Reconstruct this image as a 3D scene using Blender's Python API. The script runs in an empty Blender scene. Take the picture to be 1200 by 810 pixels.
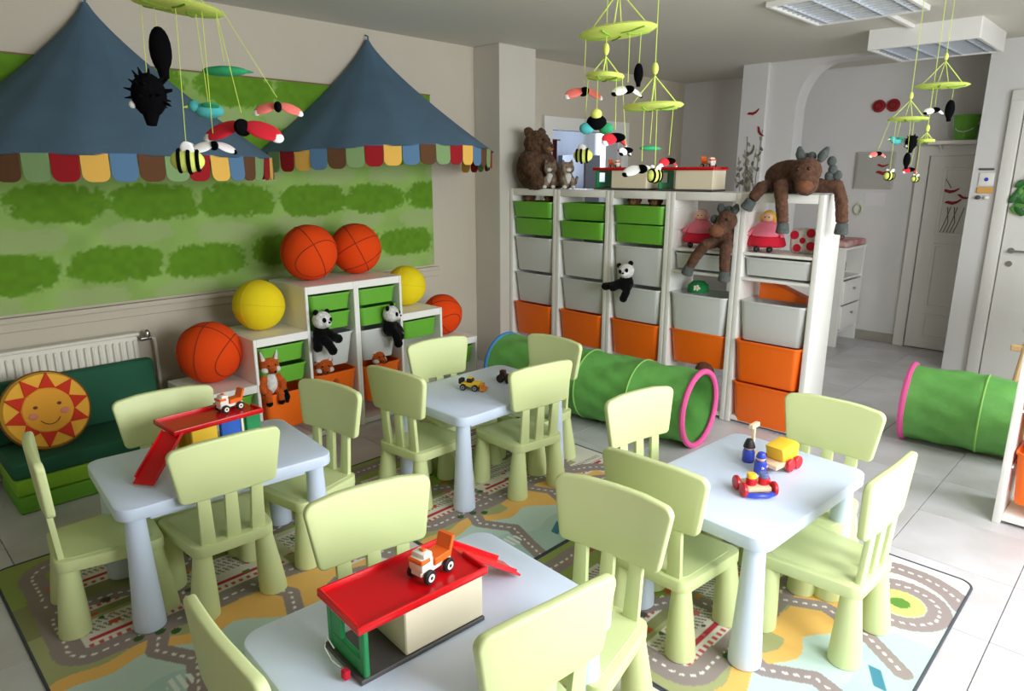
import bpy, bmesh, math, random
import numpy as np
from mathutils import Vector, Matrix, noise as mnoise

random.seed(7)
S = bpy.context.scene
COL = S.collection
PI = math.pi
R = math.radians

# ------------------------------------------------------------------ camera, light, exposure
cam_d = bpy.data.cameras.new('camera')
cam = bpy.data.objects.new('camera', cam_d)
COL.objects.link(cam)
cam.location = (0, 0, 1.568)
cam.rotation_mode = 'XYZ'
cam.rotation_euler = (R(90 - 14.2), 0, R(-45.5))
cam_d.sensor_width = 36.0
cam_d.lens = 36.0 * 799.7 / 1200.0
cam_d.clip_start = 0.02
S.camera = cam

w = bpy.data.worlds.new('sky')
S.world = w
w.use_nodes = True
nt = w.node_tree
bg = nt.nodes['Background']
bg.inputs[0].default_value = (0.78, 0.88, 1.0, 1)
bg.inputs[1].default_value = 1.0

def area(name, loc, rot, sx, sy, power, color=(1, 1, 1)):
    l = bpy.data.lights.new(name, 'AREA')
    l.shape = 'RECTANGLE'
    l.size, l.size_y, l.energy, l.color = sx, sy, power, color
    o = bpy.data.objects.new(name, l)
    COL.objects.link(o)
    o.location = loc
    o.rotation_euler = rot
    return o

DAY = (0.93, 0.97, 1.0)
WINDOWS_FRONT = [(0.9, 2.1), (2.4, 3.6), (3.9, 4.7)]      # daylight openings in the wall behind the camera
for i, (a, b) in enumerate(WINDOWS_FRONT):
    area('window_daylight', ((a + b) / 2, -1.22, 1.55), (R(62), 0, 0), b - a - .1, 1.4, (84, 70, 44)[i], DAY)
area('side_room_daylight', (6.4, 5.45, 1.9), (R(90), 0, R(180)), 1.0, 0.9, 26, (0.72, 0.82, 1.0))

vs = S.view_settings
vs.view_transform = 'Standard'
vs.look = 'None'
vs.exposure = 0.0
vs.gamma = 1.0
vs.use_curve_mapping = False
S.cycles.use_denoising = True
S.cycles.max_bounces = 10
S.cycles.diffuse_bounces = 6
S.cycles.sample_clamp_indirect = 6

# ------------------------------------------------------------------ materials
def lin(c):
    out = []
    for v in c[:3]:
        v = v / 255.0
        out.append(v / 12.92 if v <= 0.04045 else ((v + 0.055) / 1.055) ** 2.4)
    return (*out, 1.0)

MATS = {}
def mat(name, rgb, rough=0.5, var=0.0, vscale=8.0, bump=0.0, bscale=60.0, sheen=0.0, metal=0.0, spec=0.5,
        trans=0.0, alpha=1.0, rgb2=None, perobj=0.0, coat=0.0, sss=0.0):
    if name in MATS:
        return MATS[name]
    m = bpy.data.materials.new(name)
    m.use_nodes = True
    n, l = m.node_tree.nodes, m.node_tree.links
    b = n['Principled BSDF']
    b.inputs['Base Color'].default_value = lin(rgb)
    b.inputs['Roughness'].default_value = rough
    b.inputs['Metallic'].default_value = metal
    b.inputs['Specular IOR Level'].default_value = spec
    b.inputs['Transmission Weight'].default_value = trans
    b.inputs['Alpha'].default_value = alpha
    b.inputs['Coat Weight'].default_value = coat
    if sheen:
        b.inputs['Sheen Weight'].default_value = sheen
        b.inputs['Sheen Roughness'].default_value = 0.5
    tc = n.new('ShaderNodeTexCoord')
    src = None
    if var or rgb2:
        nz = n.new('ShaderNodeTexNoise')
        nz.inputs['Scale'].default_value = vscale
        nz.inputs['Detail'].default_value = 4
        l.new(tc.outputs['Object'], nz.inputs['Vector'])
        mx = n.new('ShaderNodeMix')
        mx.data_type = 'RGBA'
        c1 = lin(rgb)
        c2 = lin(rgb2) if rgb2 else tuple([max(0, x * (1 - var)) for x in c1[:3]] + [1])
        mx.inputs['A'].default_value = c1
        mx.inputs['B'].default_value = c2
        rp = n.new('ShaderNodeMapRange')
        rp.inputs['From Min'].default_value = 0.35
        rp.inputs['From Max'].default_value = 0.65
        l.new(nz.outputs['Fac'], rp.inputs['Value'])
        l.new(rp.outputs['Result'], mx.inputs['Factor'])
        src = mx.outputs['Result']
    if perobj:
        oi = n.new('ShaderNodeObjectInfo')
        hv = n.new('ShaderNodeHueSaturation')
        mr = n.new('ShaderNodeMapRange')
        mr.inputs['To Min'].default_value = 1 - perobj
        mr.inputs['To Max'].default_value = 1 + perobj
        l.new(oi.outputs['Random'], mr.inputs['Value'])
        l.new(mr.outputs['Result'], hv.inputs['Value'])
        if src:
            l.new(src, hv.inputs['Color'])
        else:
            hv.inputs['Color'].default_value = lin(rgb)
        src = hv.outputs['Color']
    if src:
        l.new(src, b.inputs['Base Color'])
    if bump:
        nb = n.new('ShaderNodeTexNoise')
        nb.inputs['Scale'].default_value = bscale
        nb.inputs['Detail'].default_value = 3
        l.new(tc.outputs['Object'], nb.inputs['Vector'])
        bp = n.new('ShaderNodeBump')
        bp.inputs['Strength'].default_value = bump
        bp.inputs['Distance'].default_value = 0.01
        l.new(nb.outputs['Fac'], bp.inputs['Height'])
        l.new(bp.outputs['Normal'], b.inputs['Normal'])
    MATS[name] = m
    return m

def vcol_mat(name, rough=0.9, bump=0.0, bscale=200.0):
    m = bpy.data.materials.new(name)
    m.use_nodes = True
    n, l = m.node_tree.nodes, m.node_tree.links
    b = n['Principled BSDF']
    b.inputs['Roughness'].default_value = rough
    b.inputs['Specular IOR Level'].default_value = 0.2
    a = n.new('ShaderNodeVertexColor')
    a.layer_name = 'print'
    l.new(a.outputs['Color'], b.inputs['Base Color'])
    if bump:
        tc = n.new('ShaderNodeTexCoord')
        nb = n.new('ShaderNodeTexNoise')
        nb.inputs['Scale'].default_value = bscale
        l.new(tc.outputs['Object'], nb.inputs['Vector'])
        bp = n.new('ShaderNodeBump')
        bp.inputs['Strength'].default_value = bump
        bp.inputs['Distance'].default_value = 0.004
        l.new(nb.outputs['Fac'], bp.inputs['Height'])
        l.new(bp.outputs['Normal'], b.inputs['Normal'])
    return m

WALL = mat('warm_white_wall_paint', (199, 190, 173), 0.9, var=0.05, vscale=1.2, bump=0.08, bscale=90)
WALLW = mat('white_wall_paint', (220, 218, 216), 0.9, var=0.04, vscale=1.5, bump=0.06, bscale=90)
CEIL = mat('ceiling_paint', (212, 208, 196), 0.95, var=0.04, vscale=1.0)
TRIM = mat('white_gloss_trim', (228, 226, 220), 0.4)
GROUT = mat('floor_grout', (180, 176, 173), 0.9)
TILE = mat('pale_marble_tile', (205, 204, 208), 0.32, rgb2=(188, 185, 186), vscale=3.2, perobj=0.02)
LIME = mat('lime_plastic', (212, 222, 162), 0.42, bump=0.02, bscale=300)
BLUE = mat('pale_blue_plastic', (213, 225, 247), 0.38, bump=0.02, bscale=300)
WHITE = mat('white_melamine', (238, 236, 231), 0.4)
BIN_G = mat('green_bin_plastic', (104, 174, 52), 0.4)
BIN_O = mat('orange_bin_plastic', (250, 112, 18), 0.38)
BIN_W = mat('frosted_white_bin_plastic', (208, 210, 208), 0.4)
RED = mat('red_gloss_plastic', (214, 10, 22), 0.25)
REDW = mat('red_painted_wood', (206, 24, 40), 0.35)
CREAM = mat('cream_painted_wood', (238, 226, 200), 0.5)
GREENT = mat('toy_green_plastic', (18, 130, 70), 0.35)
DGREY = mat('dark_grey_plastic', (82, 80, 80), 0.5)
BLACK = mat('black_rubber', (24, 23, 24), 0.6)
YEL = mat('yellow_toy_paint', (246, 200, 50), 0.4)
TBLUE = mat('blue_toy_paint', (52, 72, 190), 0.35)
ORT = mat('orange_toy_paint', (238, 104, 30), 0.4)
WOOD = mat('pale_wood', (224, 184, 130), 0.55, var=0.15, vscale=20)
CHROME = mat('brushed_metal', (180, 180, 178), 0.3, metal=1.0)
STRING = mat('lime_string', (196, 214, 90), 0.8)

# ------------------------------------------------------------------ mesh helpers
class G:
    """collects shapes in one bmesh"""
    def __init__(self):
        self.b = bmesh.new()
    def _add(self, fn, M=None):
        t = bmesh.new()
        fn(t)
        if M is not None:
            bmesh.ops.transform(t, matrix=M, verts=t.verts)
        me = bpy.data.meshes.new('tmp')
        t.to_mesh(me)
        t.free()
        self.b.from_mesh(me)
        bpy.data.meshes.remove(me)
        return self
    def box(self, c, s, bev=0.0, seg=2, M=None):
        def f(t):
            bmesh.ops.create_cube(t, size=1)
            bmesh.ops.scale(t, vec=s, verts=t.verts)
            if bev:
                bmesh.ops.bevel(t, geom=t.edges[:], offset=bev, segments=seg, affect='EDGES', profile=0.5, clamp_overlap=True)
            bmesh.ops.translate(t, vec=c, verts=t.verts)
        return self._add(f, M)
    def sphere(self, c, r, seg=20, rings=12, M=None):
        r = (r, r, r) if not hasattr(r, '__len__') else r
        def f(t):
            bmesh.ops.create_uvsphere(t, u_segments=seg, v_segments=rings, radius=1)
            mm = Matrix.Diagonal((*r, 1))
            if M is not None:
                mm = M @ mm
            mm = Matrix.Translation(c) @ mm
            bmesh.ops.transform(t, matrix=mm, verts=t.verts)
        return self._add(f)
    def cone(self, p0, p1, r0, r1, n=24, bev=0.0):
        p0, p1 = Vector(p0), Vector(p1)
        d = p1 - p0
        L = d.length
        q = d.to_track_quat('Z', 'Y').to_matrix().to_4x4()
        prof = [(0, 0), (r0 - bev, 0), (r0, bev), (r1, L - bev), (r1 - bev, L), (0, L)] if bev else [(0, 0), (r0, 0), (r1, L), (0, L)]
        return self.lathe(prof, n, Matrix.Translation(p0) @ q)
    def lathe(self, prof, n=24, M=None):
        def f(t):
            rows = []
            for r, z in prof:
                if r <= 1e-7:
                    rows.append([t.verts.new((0, 0, z))])
                else:
                    rows.append([t.verts.new((r * math.cos(2 * PI * i / n), r * math.sin(2 * PI * i / n), z)) for i in range(n)])
            for a, b in zip(rows, rows[1:]):
                for i in range(n):
                    j = (i + 1) % n
                    if len(a) == 1 and len(b) == 1:
                        continue
                    if len(a) == 1:
                        t.faces.new((a[0], b[j], b[i]))
                    elif len(b) == 1:
                        t.faces.new((a[i], a[j], b[0]))
                    else:
                        t.faces.new((a[i], a[j], b[j], b[i]))
            bmesh.ops.recalc_face_normals(t, faces=t.faces[:])
        return self._add(f, M)
    def tube(self, pts, r, n=8, closed=False, M=None):
        pts = [Vector(p) for p in pts]
        rs = r if hasattr(r, '__len__') else [r] * len(pts)
        def f(t):
            rings = []
            N = len(pts)
            up = Vector((0, 0, 1))
            prev = None
            for i, p in enumerate(pts):
                a = pts[(i - 1) % N] if (closed or i > 0) else p
                b = pts[(i + 1) % N] if (closed or i < N - 1) else p
                d = (b - a).normalized()
                if prev is None:
                    ref = up if abs(d.dot(up)) < 0.9 else Vector((1, 0, 0))
                    x = d.cross(ref).normalized()
                else:
                    x = (prev - d * prev.dot(d))
                    x = x.normalized() if x.length > 1e-6 else d.orthogonal().normalized()
                prev = x
                y = d.cross(x)
                rings.append([t.verts.new(p + (x * math.cos(2 * PI * k / n) + y * math.sin(2 * PI * k / n)) * rs[i]) for k in range(n)])
            m = N if closed else N - 1
            for i in range(m):
                a, b = rings[i], rings[(i + 1) % N]
                for k in range(n):
                    j = (k + 1) % n
                    t.faces.new((a[k], a[j], b[j], b[k]))
            if not closed:
                t.faces.new(rings[0][::-1])
                t.faces.new(rings[-1])
            bmesh.ops.recalc_face_normals(t, faces=t.faces[:])
        return self._add(f, M)
    def prism(self, poly, z0, z1, bev=0.0, seg=2, M=None, cutx=None):
        def f(t):
            lo = [t.verts.new((x, y, z0)) for x, y in poly]
            hi = [t.verts.new((x, y, z1)) for x, y in poly]
            n = len(poly)
            t.faces.new(lo[::-1])
            t.faces.new(hi)
            for i in range(n):
                j = (i + 1) % n
                t.faces.new((lo[i], lo[j], hi[j], hi[i]))
            bmesh.ops.recalc_face_normals(t, faces=t.faces[:])
            if bev:
                es = [e for e in t.edges if abs(e.verts[0].co.z - e.verts[1].co.z) < 1e-6]
                bmesh.ops.bevel(t, geom=es, offset=bev, segments=seg, affect='EDGES', profile=0.5, clamp_overlap=True)
            if cutx:
                for x in cutx:
                    bmesh.ops.bisect_plane(t, geom=t.verts[:] + t.edges[:] + t.faces[:], plane_co=(x, 0, 0), plane_no=(1, 0, 0))
        return self._add(f, M)
    def grid(self, fn, nu, nv, close_u=False):
        """fn(i, j) gives the point"""
        def f(t):
            V = [[t.verts.new(fn(i, j)) for j in range(nv)] for i in range(nu)]
            for i in range(nu if close_u else nu - 1):
                for j in range(nv - 1):
                    k = (i + 1) % nu
                    try:
                        t.faces.new((V[i][j], V[k][j], V[k][j + 1], V[i][j + 1]))
                    except ValueError:
                        pass
        return self._add(f)
    def warp(self, fn):
        for v in self.b.verts:
            v.co = fn(v.co)
        return self
    def mesh(self, name, m=None, sharp=35):
        bmesh.ops.remove_doubles(self.b, verts=self.b.verts, dist=1e-6)
        me = bpy.data.meshes.new(name)
        self.b.to_mesh(me)
        self.b.free()
        for p in me.polygons:
            p.use_smooth = True
        me.set_sharp_from_angle(angle=R(sharp))
        if m:
            me.materials.append(m)
        return me

def obj(name, g, m, parent=None, loc=None, rot=None, sharp=35):
    me = g.mesh(name, m, sharp) if isinstance(g, G) else g
    o = bpy.data.objects.new(name, me)
    COL.objects.link(o)
    if parent:
        o.parent = parent
    if loc is not None:
        o.location = loc
    if rot is not None:
        o.rotation_euler = rot
    return o

def tag(o, label, cat, group=None):
    o['label'] = label
    o['category'] = cat
    if group:
        o['group'] = group
    return o

def thing(name, label, cat, loc=(0, 0, 0), rz=0.0, group=None):
    o = bpy.data.objects.new(name, None)
    COL.objects.link(o)
    o.empty_display_size = 0.05
    o.location = loc
    o.rotation_euler = (0, 0, rz)
    return tag(o, label, cat, group)

def struct(name, g, m, parent=None, **k):
    o = obj(name, g, m, parent, **k)
    if not parent:
        o['kind'] = 'structure'
    return o

def kids(o):
    return [c for c in COL.objects if c.parent == o]

def dup(root, label, loc, rz, group=None):
    r = root.copy()
    COL.objects.link(r)
    r.location = loc
    r.rotation_euler = (0, 0, rz)
    r['label'] = label
    if group:
        r['group'] = group
    for ch in kids(root):
        c = ch.copy()
        COL.objects.link(c)
        c.parent = r
        for g in kids(ch):
            d = g.copy()
            COL.objects.link(d)
            d.parent = c
    return r

def rrect(w, d, r, n=6, cx=0, cy=0):
    pts = []
    for sx, sy, a0 in ((1, 1, 0), (-1, 1, 90), (-1, -1, 180), (1, -1, 270)):
        for k in range(n + 1):
            a = R(a0 + 90 * k / n)
            pts.append((cx + sx * (w / 2 - r) + r * math.cos(a), cy + sy * (d / 2 - r) + r * math.sin(a)))
    return pts

def remeshed(name, g, m, voxel=0.006, fuzz=0.0, smooth=2):
    """one continuous skin around overlapping shapes"""
    me = g.mesh(name)
    o = bpy.data.objects.new(name, me)
    COL.objects.link(o)
    md = o.modifiers.new('r', 'REMESH')
    md.mode = 'VOXEL'
    md.voxel_size = voxel
    if smooth:
        sm = o.modifiers.new('s', 'SMOOTH')
        sm.iterations = smooth
        sm.factor = 0.5
    dg = bpy.context.evaluated_depsgraph_get()
    out = bpy.data.meshes.new_from_object(o.evaluated_get(dg))
    bpy.data.objects.remove(o)
    bpy.data.meshes.remove(me)
    out.name = name
    if fuzz:
        rnd = random.Random(3)
        nn = [v.normal.copy() for v in out.vertices]
        for v, k in zip(out.vertices, nn):
            v.co += k * (rnd.random() * fuzz)
    for p in out.polygons:
        p.use_smooth = True
    out.materials.clear()
    out.materials.append(m)
    return out

def yz_to_world():
    """prism drawn in (x, z) then standing upright facing -y: local z -> -y"""
    return Matrix(((1, 0, 0, 0), (0, 0, -1, 0), (0, 1, 0, 0), (0, 0, 0, 1)))
STAND = yz_to_world()                      # (x, y, z) -> (x, -z, y)
FACE_NX = Matrix(((0, 0, -1, 0), (-1, 0, 0, 0), (0, 1, 0, 0), (0, 0, 0, 1)))   # (x, y, z) -> (-z, -x, y): drawn seen from -x

# ------------------------------------------------------------------ the room
H = 2.515
YB = 4.22          # back wall
XH = 7.0           # hall wall
floor_o = struct('floor', G().box((2.4, 1.4, -0.03), (9.4, 8.0, 0.04)), GROUT)
ts = 0.45
tile_me = G().box((0, 0, -0.0045), (ts - 0.003, ts - 0.003, 0.009), 0.0015, 1).mesh('tile', TILE)
fwd = Vector((math.sin(R(45.5)), math.cos(R(45.5))))
ntile = 0
for i in range(-2, 17):
    for j in range(-1, 11):
        x, y = (i + .5) * ts - .1, (j + .5) * ts - .2
        if x > 6.95 or y > 4.2 or (x > 6.35 and y < .8):
            continue
        dd = x * fwd.x + y * fwd.y
        lat = x * fwd.y - y * fwd.x
        if dd < 0.9 or abs(lat) > 0.85 * dd + .5 or ntile >= 300:
            continue
        t = obj('tile', tile_me, None, floor_o, loc=(x, y, 0))
        ntile += 1
struct('ceiling', G().box((2.4, 1.4, H + 0.05), (9.4, 8.0, 0.1)), CEIL)

# back wall with the door opening behind the tall shelf
def wall_y(name, y, t, x0, x1, holes, m, z1=H):
    g = G()
    xs = x0
    for a, b, z0, zt in sorted(holes):
        g.box(((xs + a) / 2, y + t / 2, z1 / 2), (a - xs, t, z1))
        if z0 > 0:
            g.box(((a + b) / 2, y + t / 2, z0 / 2), (b - a, t, z0))
        g.box(((a + b) / 2, y + t / 2, (zt + z1) / 2), (b - a, t, z1 - zt))
        xs = b
    g.box(((xs + x1) / 2, y + t / 2, z1 / 2), (x1 - xs, t, z1))
    return struct(name, g, m)
def wall_x(name, x, t, y0, y1, m, z1=H):
    return struct(name, G().box((x + t / 2, (y0 + y1) / 2, z1 / 2), (t, y1 - y0, z1)), m)

wall_y('wall_back', YB, 0.15, -1.7, 7.1, [(4.77, 5.82, 0, 1.95)], WALL)
wall_y('wall_front', -1.3, 0.15, -1.7, 7.1, [(a, b, 0.85, 2.3) for a, b in WINDOWS_FRONT], WALLW)
wall_x('wall_left', -1.85, 0.15, -1.3, YB + .15, WALL)
wall_x('wall_hall', XH, 0.12, 0.6, 5.7, WALLW)
wall_x('wall_right', 6.35, 0.15, -1.3, 1.27, WALLW)
struct('wall_hall_side', G().box((6.68, 0.55, H / 2), (0.66, 0.1, H)), WALLW)
struct('wall_pillar', G().box((4.067, 4.075, H / 2), (0.405, 0.29, H), 0.004, 1), mat('pillar_paint', (206, 200, 188), .9, var=.04, vscale=1.5, bump=.06, bscale=90))
# room behind the door opening
SIDE = mat('pale_blue_wall_paint', (196, 206, 226), 0.9)
struct('wall_side_room', G().box((5.7, 5.62, H / 2), (2.9, 0.1, H)), SIDE)
struct('wall_side_room_end', G().box((4.25, 5.0, H / 2), (0.1, 1.25, H)), SIDE)
# column with the rounded opening beside it
g = G().box((6.34, 2.895, H / 2), (0.2, 0.49, H))
poly = [(2.65, H), (2.65, 2.10)]
for k in range(1, 11):
    a = R(90 * k / 10)
    poly.append((2.65 - 0.30 * (1 - math.cos(a)), 2.10 + 0.385 * math.sin(a)))
poly += [(1.271, 2.485), (1.271, H)]
g.prism(poly, 6.24, 6.44, M=Matrix(((0, 0, 1, 0), (1, 0, 0, 0), (0, 1, 0, 0), (0, 0, 0, 1))))
struct('wall_arch', g, WALLW)
struct('trim_1', G().box((6.215, 3.02, H / 2), (0.05, 0.24, H), 0.003, 1), WALLW)

# door frame of the opening
g = G()
for x in (4.715, 5.875):
    g.box((x, 4.2, 1.0), (0.11, 0.045, 2.0), 0.004, 1)
g.box((5.295, 4.2, 2.0), (1.27, 0.046, 0.11), 0.004, 1)
for x in (4.775, 5.815):
    g.box((x, 4.295, 0.975), (0.02, 0.15, 1.95))
struct('trim_2', g, TRIM)
# moulding under the green panel, baseboards
struct('trim_3', G().box((0.9, YB - 0.018, 0.838), (5.1, 0.036, 0.03), 0.006, 2).box((0.9, YB - 0.008, 0.80), (5.1, 0.016, 0.05), 0.004, 1), WALL)
BASE = mat('grey_stone_baseboard', (168, 162, 152), 0.5, var=.12, vscale=12)
struct('baseboard_back', G().box((1.05, YB - .01, 0.045), (5.5, 0.02, 0.09), .003, 1), BASE)
struct('baseboard_hall', G().box((XH - .01, 2.9, 0.045), (0.02, 2.2, 0.09), .003, 1), BASE)

# windows in the wall behind the camera
for i, (a, b) in enumerate(WINDOWS_FRONT):
    g = G()
    for x in (a + .03, (a + b) / 2, b - .03):
        g.box((x, -1.24, 1.575), (.06, .06, 1.45), .005, 1)
    for z in (.88, 2.27):
        g.box(((a + b) / 2, -1.24, z), (b - a, .058, .06), .005, 1)
    fr = struct('window_%d' % (i + 1), g, TRIM)

# hall door
d1 = bpy.data.objects.new('door_1', None)
COL.objects.link(d1)
d1['kind'] = 'structure'
d1.location = (XH, 1.36, 0)
obj('door_leaf', G().box((-0.02, 0, 0.86), (0.04, 0.72, 1.70), .004, 1), TRIM, d1)
for z0, z1 in ((0.12, 0.32), (0.40, 0.95), (1.05, 1.60)):
    g = G()
    yc, hw = 0.0, 0.23
    for y in (-hw, hw):
        g.box((-0.045, y, (z0 + z1) / 2), (0.012, 0.025, z1 - z0), .003, 1)
    for z in (z0, z1):
        g.box((-0.045, 0, z), (0.0125, 2 * hw + .025, 0.025), .003, 1)
    obj('panel_moulding', g, TRIM, d1)
g = G()
for y in (-.415, .415):
    g.box((-0.02, y, 0.88), (0.05, 0.09, 1.76), .006, 1)
g.box((-0.02, 0, 1.755), (0.051, 0.92, 0.09), .006, 1)
obj('door_frame', g, TRIM, d1)
obj('door_handle', G().tube([(-.04, -.24, .72), (-.085, -.24, .72), (-.09, -.20, .72), (-.09, -.12, .72)], .009, 8), CHROME, d1)

# door at the end of the right-hand wall
d2 = bpy.data.objects.new('door_2', None)
COL.objects.link(d2)
d2['kind'] = 'structure'
d2.location = (6.35, 0.55, 0)
obj('door_leaf', G().box((-0.015, 0, 1.03), (0.03, 0.90, 2.05), .004, 1), TRIM, d2)
g = G()
for y in (-.50, .50):
    g.box((-0.02, y, 1.05), (0.045, 0.085, 2.10), .008, 2)
g.box((-0.02, 0, 2.11), (0.046, 1.085, 0.085), .008, 2)
obj('door_frame', g, TRIM, d2)
obj('door_handle', G().tube([(-.03, .385, 1.0), (-.075, .385, 1.0), (-.082, .35, 1.0), (-.082, .26, 1.0)], .009, 8).cone((-.03, .385, 1.0), (-.037, .385, 1.0), .022, .022, 16), CHROME, d2)
obj('key_plate', G().cone((-.03, .385, .9), (-.037, .385, .9), .022, .022, 16), CHROME, d2)

# ------------------------------------------------------------------ ceiling lights
LOUV = mat('mirror_louvre', (206, 211, 220), 0.35, metal=0.35)
HOUS = mat('lamp_housing_enamel', (232, 230, 226), 0.4)
TUBE = mat('unlit_tube_glass', (226, 230, 236), 0.25)
def ceiling_light(label, x0, x1, y0, y1, zt, drop, nlong, ncross):
    t = thing('ceiling_light', label, 'ceiling light', ((x0 + x1) / 2, (y0 + y1) / 2, zt))
    W, D = x1 - x0, y1 - y0
    g = G()
    for sx in (-1, 1):
        g.box((sx * (W / 2 - .012), 0, -drop / 2), (.024, D, drop), .003, 1)
    for sy in (-1, 1):
        g.box((0, sy * (D / 2 - .012), -drop / 2), (W - .048, .024, drop), .003, 1)
    g.box((0, 0, -.006), (W - .048, D - .048, .012))
    obj('housing', g, HOUS, t)
    bz = -drop + .026
    lm = G().box((0, 0, 0), (W - .05, .004, .045)).mesh('louvre_blade', LOUV)
    cm = G().box((0, 0, 0), (.003, D - .05, .035)).mesh('cross_blade', LOUV)
    for k in range(nlong):
        obj('louvre_blade', lm, None, t, loc=(0, -D / 2 + D * (k + .5) / nlong, bz))
    for k in range(ncross):
        obj('cross_blade', cm, None, t, loc=(-W / 2 + W * (k + .5) / ncross, 0, bz))
    tm = G().cone((-W / 2 + .05, 0, 0), (W / 2 - .05, 0, 0), .013, .013, 10).mesh('fluorescent_tube', TUBE)
    for k in range(max(2, nlong - 1)):
        n = max(2, nlong - 1)
        obj('fluorescent_tube', tm, None, t, loc=(0, -D / 2 + D * (k + .5) / n, bz + .035 if drop > .07 else bz + .02))
    return t
ceiling_light('flush louvred ceiling light cut off by the top of the photo', 4.05, 4.80, 1.30, 1.95, H, .03, 4, 11)
ceiling_light('boxed louvred ceiling light hanging lower, above the hall entrance', 5.32, 6.05, 1.14, 1.80, H, .13, 4, 10)
tag(obj('cable_trunking', G().box((5.17, 1.535, H - .012), (.75, .03, .024), .003, 1), HOUS), 'short white cable trunking strip on the ceiling between the two lights', 'cable trunking')

# ------------------------------------------------------------------ printed play rugs
def rug_print(n=268, size=1.34):
    u, v = np.meshgrid(np.linspace(0, size, n), np.linspace(0, size, n), indexing='ij')
    C = np.zeros((n, n, 3))
    def s(c):
        return np.array(lin(c)[:3])
    rs = np.random.RandomState(4)
    C[:] = s((168, 170, 122))
    C[(v > .74) & (u < .78)] = s((142, 144, 98))
    wav = 0.03 * np.sin(u * 9) + 0.02 * np.sin(u * 23 + 1)
    def fill(mask, c):
        C[mask] = s(c)
    # meadows
    fill((u > .75) & (v > .62), (204, 202, 172))
    fill((u < .6) & (v > .98), (150, 164, 92))
    fill((np.hypot(u - 1.0, (v - .95) * 1.2) < .17), (140, 168, 62))
    fill((np.hypot(u - .5, (v - .86)) < .10), (128, 150, 60))
    # sand and sea
    fill(v < .425 + wav + .05 * (u > .5), (232, 184, 104))
    fill(v < .36 + wav - .20 * np.clip((u - .55) / .3, 0, 1), (190, 212, 202))
    fill((v < .20 + wav) & (u < .8), (176, 204, 198))
    fill((u > 1.14) & (v < .9), (222, 218, 208))
    # city blocks
    for a, b, c, d in ((.13, .47, .545, .72), (.53, .88, .56, .80), (.93, 1.16, .54, .78), (.16, .42, .96, 1.14), (.82, 1.1, 1.02, 1.2), (.14, .42, .78, .83), (1.05, 1.3, .36, .5)):
        m = (u > a) & (u < b) & (v > c) & (v < d)
        fill(m, (226, 220, 208))
        hat = m & (np.mod((u * 1.3 + v * .6) * 38, 1) < .38) & (v > (c + d) / 2) & (v < d - .015) & (np.mod(v * 22, 1) < .7)
        fill(hat, (120, 118, 112))
        fill(m & (np.abs(v - (c + .055) - .0 * u) < .011) & (u < b - .05) & (u > a + .03), (190, 60, 72))
        fill(m & (v > c + .012) & (v < c + .03) & (np.mod(u * 34, 1) < .5), (200, 90, 95))
    # roads
    def seg(p, q):
        p, q = np.array(p), np.array(q)
        d = q - p
        L = np.hypot(*d)
        t = np.clip(((u - p[0]) * d[0] + (v - p[1]) * d[1]) / L ** 2, 0, 1)
        return np.hypot(u - p[0] - t * d[0], v - p[1] - t * d[1]), t * L
    def road(pts, wd=.046):
        D = np.full_like(u, 9.0)
        A = np.zeros_like(u)
        acc = 0
        for p, q in zip(pts, pts[1:]):
            dd, t = seg(p, q)
            k = dd < D
            A = np.where(k, t + acc, A)
            D = np.minimum(D, dd)
            acc += math.hypot(q[0] - p[0], q[1] - p[1])
        fill(D < wd, (150, 137, 134))
        fill((D < .005) & (np.mod(A / .034, 1) < .5), (232, 228, 222))
    def arc(c, r, a0, a1, k=14):
        return [(c[0] + r * math.cos(R(a0 + (a1 - a0) * i / k)), c[1] + r * math.sin(R(a0 + (a1 - a0) * i / k))) for i in range(k + 1)]
    road([(.10, 1.0)] + arc((.16, .58), .07, 180, 270, 6) + [(.5, .50), (.8, .52), (1.02, .47)] + arc((1.0, .2), .25, 75, -60, 10))
    road(arc((1.0, .17), .13, 0, 360, 24), .04)
    road([(.10, .98)] + arc((.2, 1.15), .10, 200, 90, 6) + [(.6, 1.26), (1.0, 1.25)] + arc((1.1, 1.1), .14, 80, -10, 6) + [(1.22, .8), (1.02, .48)])
    road([(.36, .51), (.30, .38), (.38, .24), (.33, .1), (.30, 0)], .034)
    road([(.50, .51), (.48, .75), (.62, .9), (.9, .84), (1.2, .9)], .034)
    road([(.70, .52), (.78, .36), (.72, .2), (.6, .05)], .032)
    road([(.48, .75), (.3, .84), (.1, .86)], .034)
    fill(np.hypot(u - 1.0, v - .17) < .085, (196, 212, 120))
    fill(np.hypot(u - 1.0, v - .17) < .035, (96, 140, 60))
    # little pictures: trees, houses, boats, flags
    for k in range(90):
        x, y = rs.uniform(.1, 1.25), rs.uniform(.6, 1.3)
        c = [(74, 104, 54), (92, 120, 60), (196, 92, 62), (212, 150, 60), (88, 84, 80), (206, 112, 110)][rs.randint(6)]
        r_ = rs.uniform(.008, .020)
        mk = (np.hypot(u - x, v - y) < r_) if rs.rand() < .6 else ((np.abs(u - x) < r_) & (np.abs(v - y) < r_ * .7))
        fill(mk, c)
    for x, y in ((.28, .49), (.345, .475), (.385, .44)):
        fill(np.hypot(u - x, v - y) < .017, (66, 96, 50))
    fill((np.abs(v - .10 - .5 * (u - .52)) < .02) & (np.abs(u - .52) < .045), (70, 130, 150))
    fill((np.abs(v - .25 + .4 * (u - .9)) < .010) & (np.abs(u - .93) < .06), (206, 70, 80))
    fill((np.hypot(u - .30, v - .17) < .04) & (np.mod(u * 40, 1) < .5), (226, 232, 226))
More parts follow.
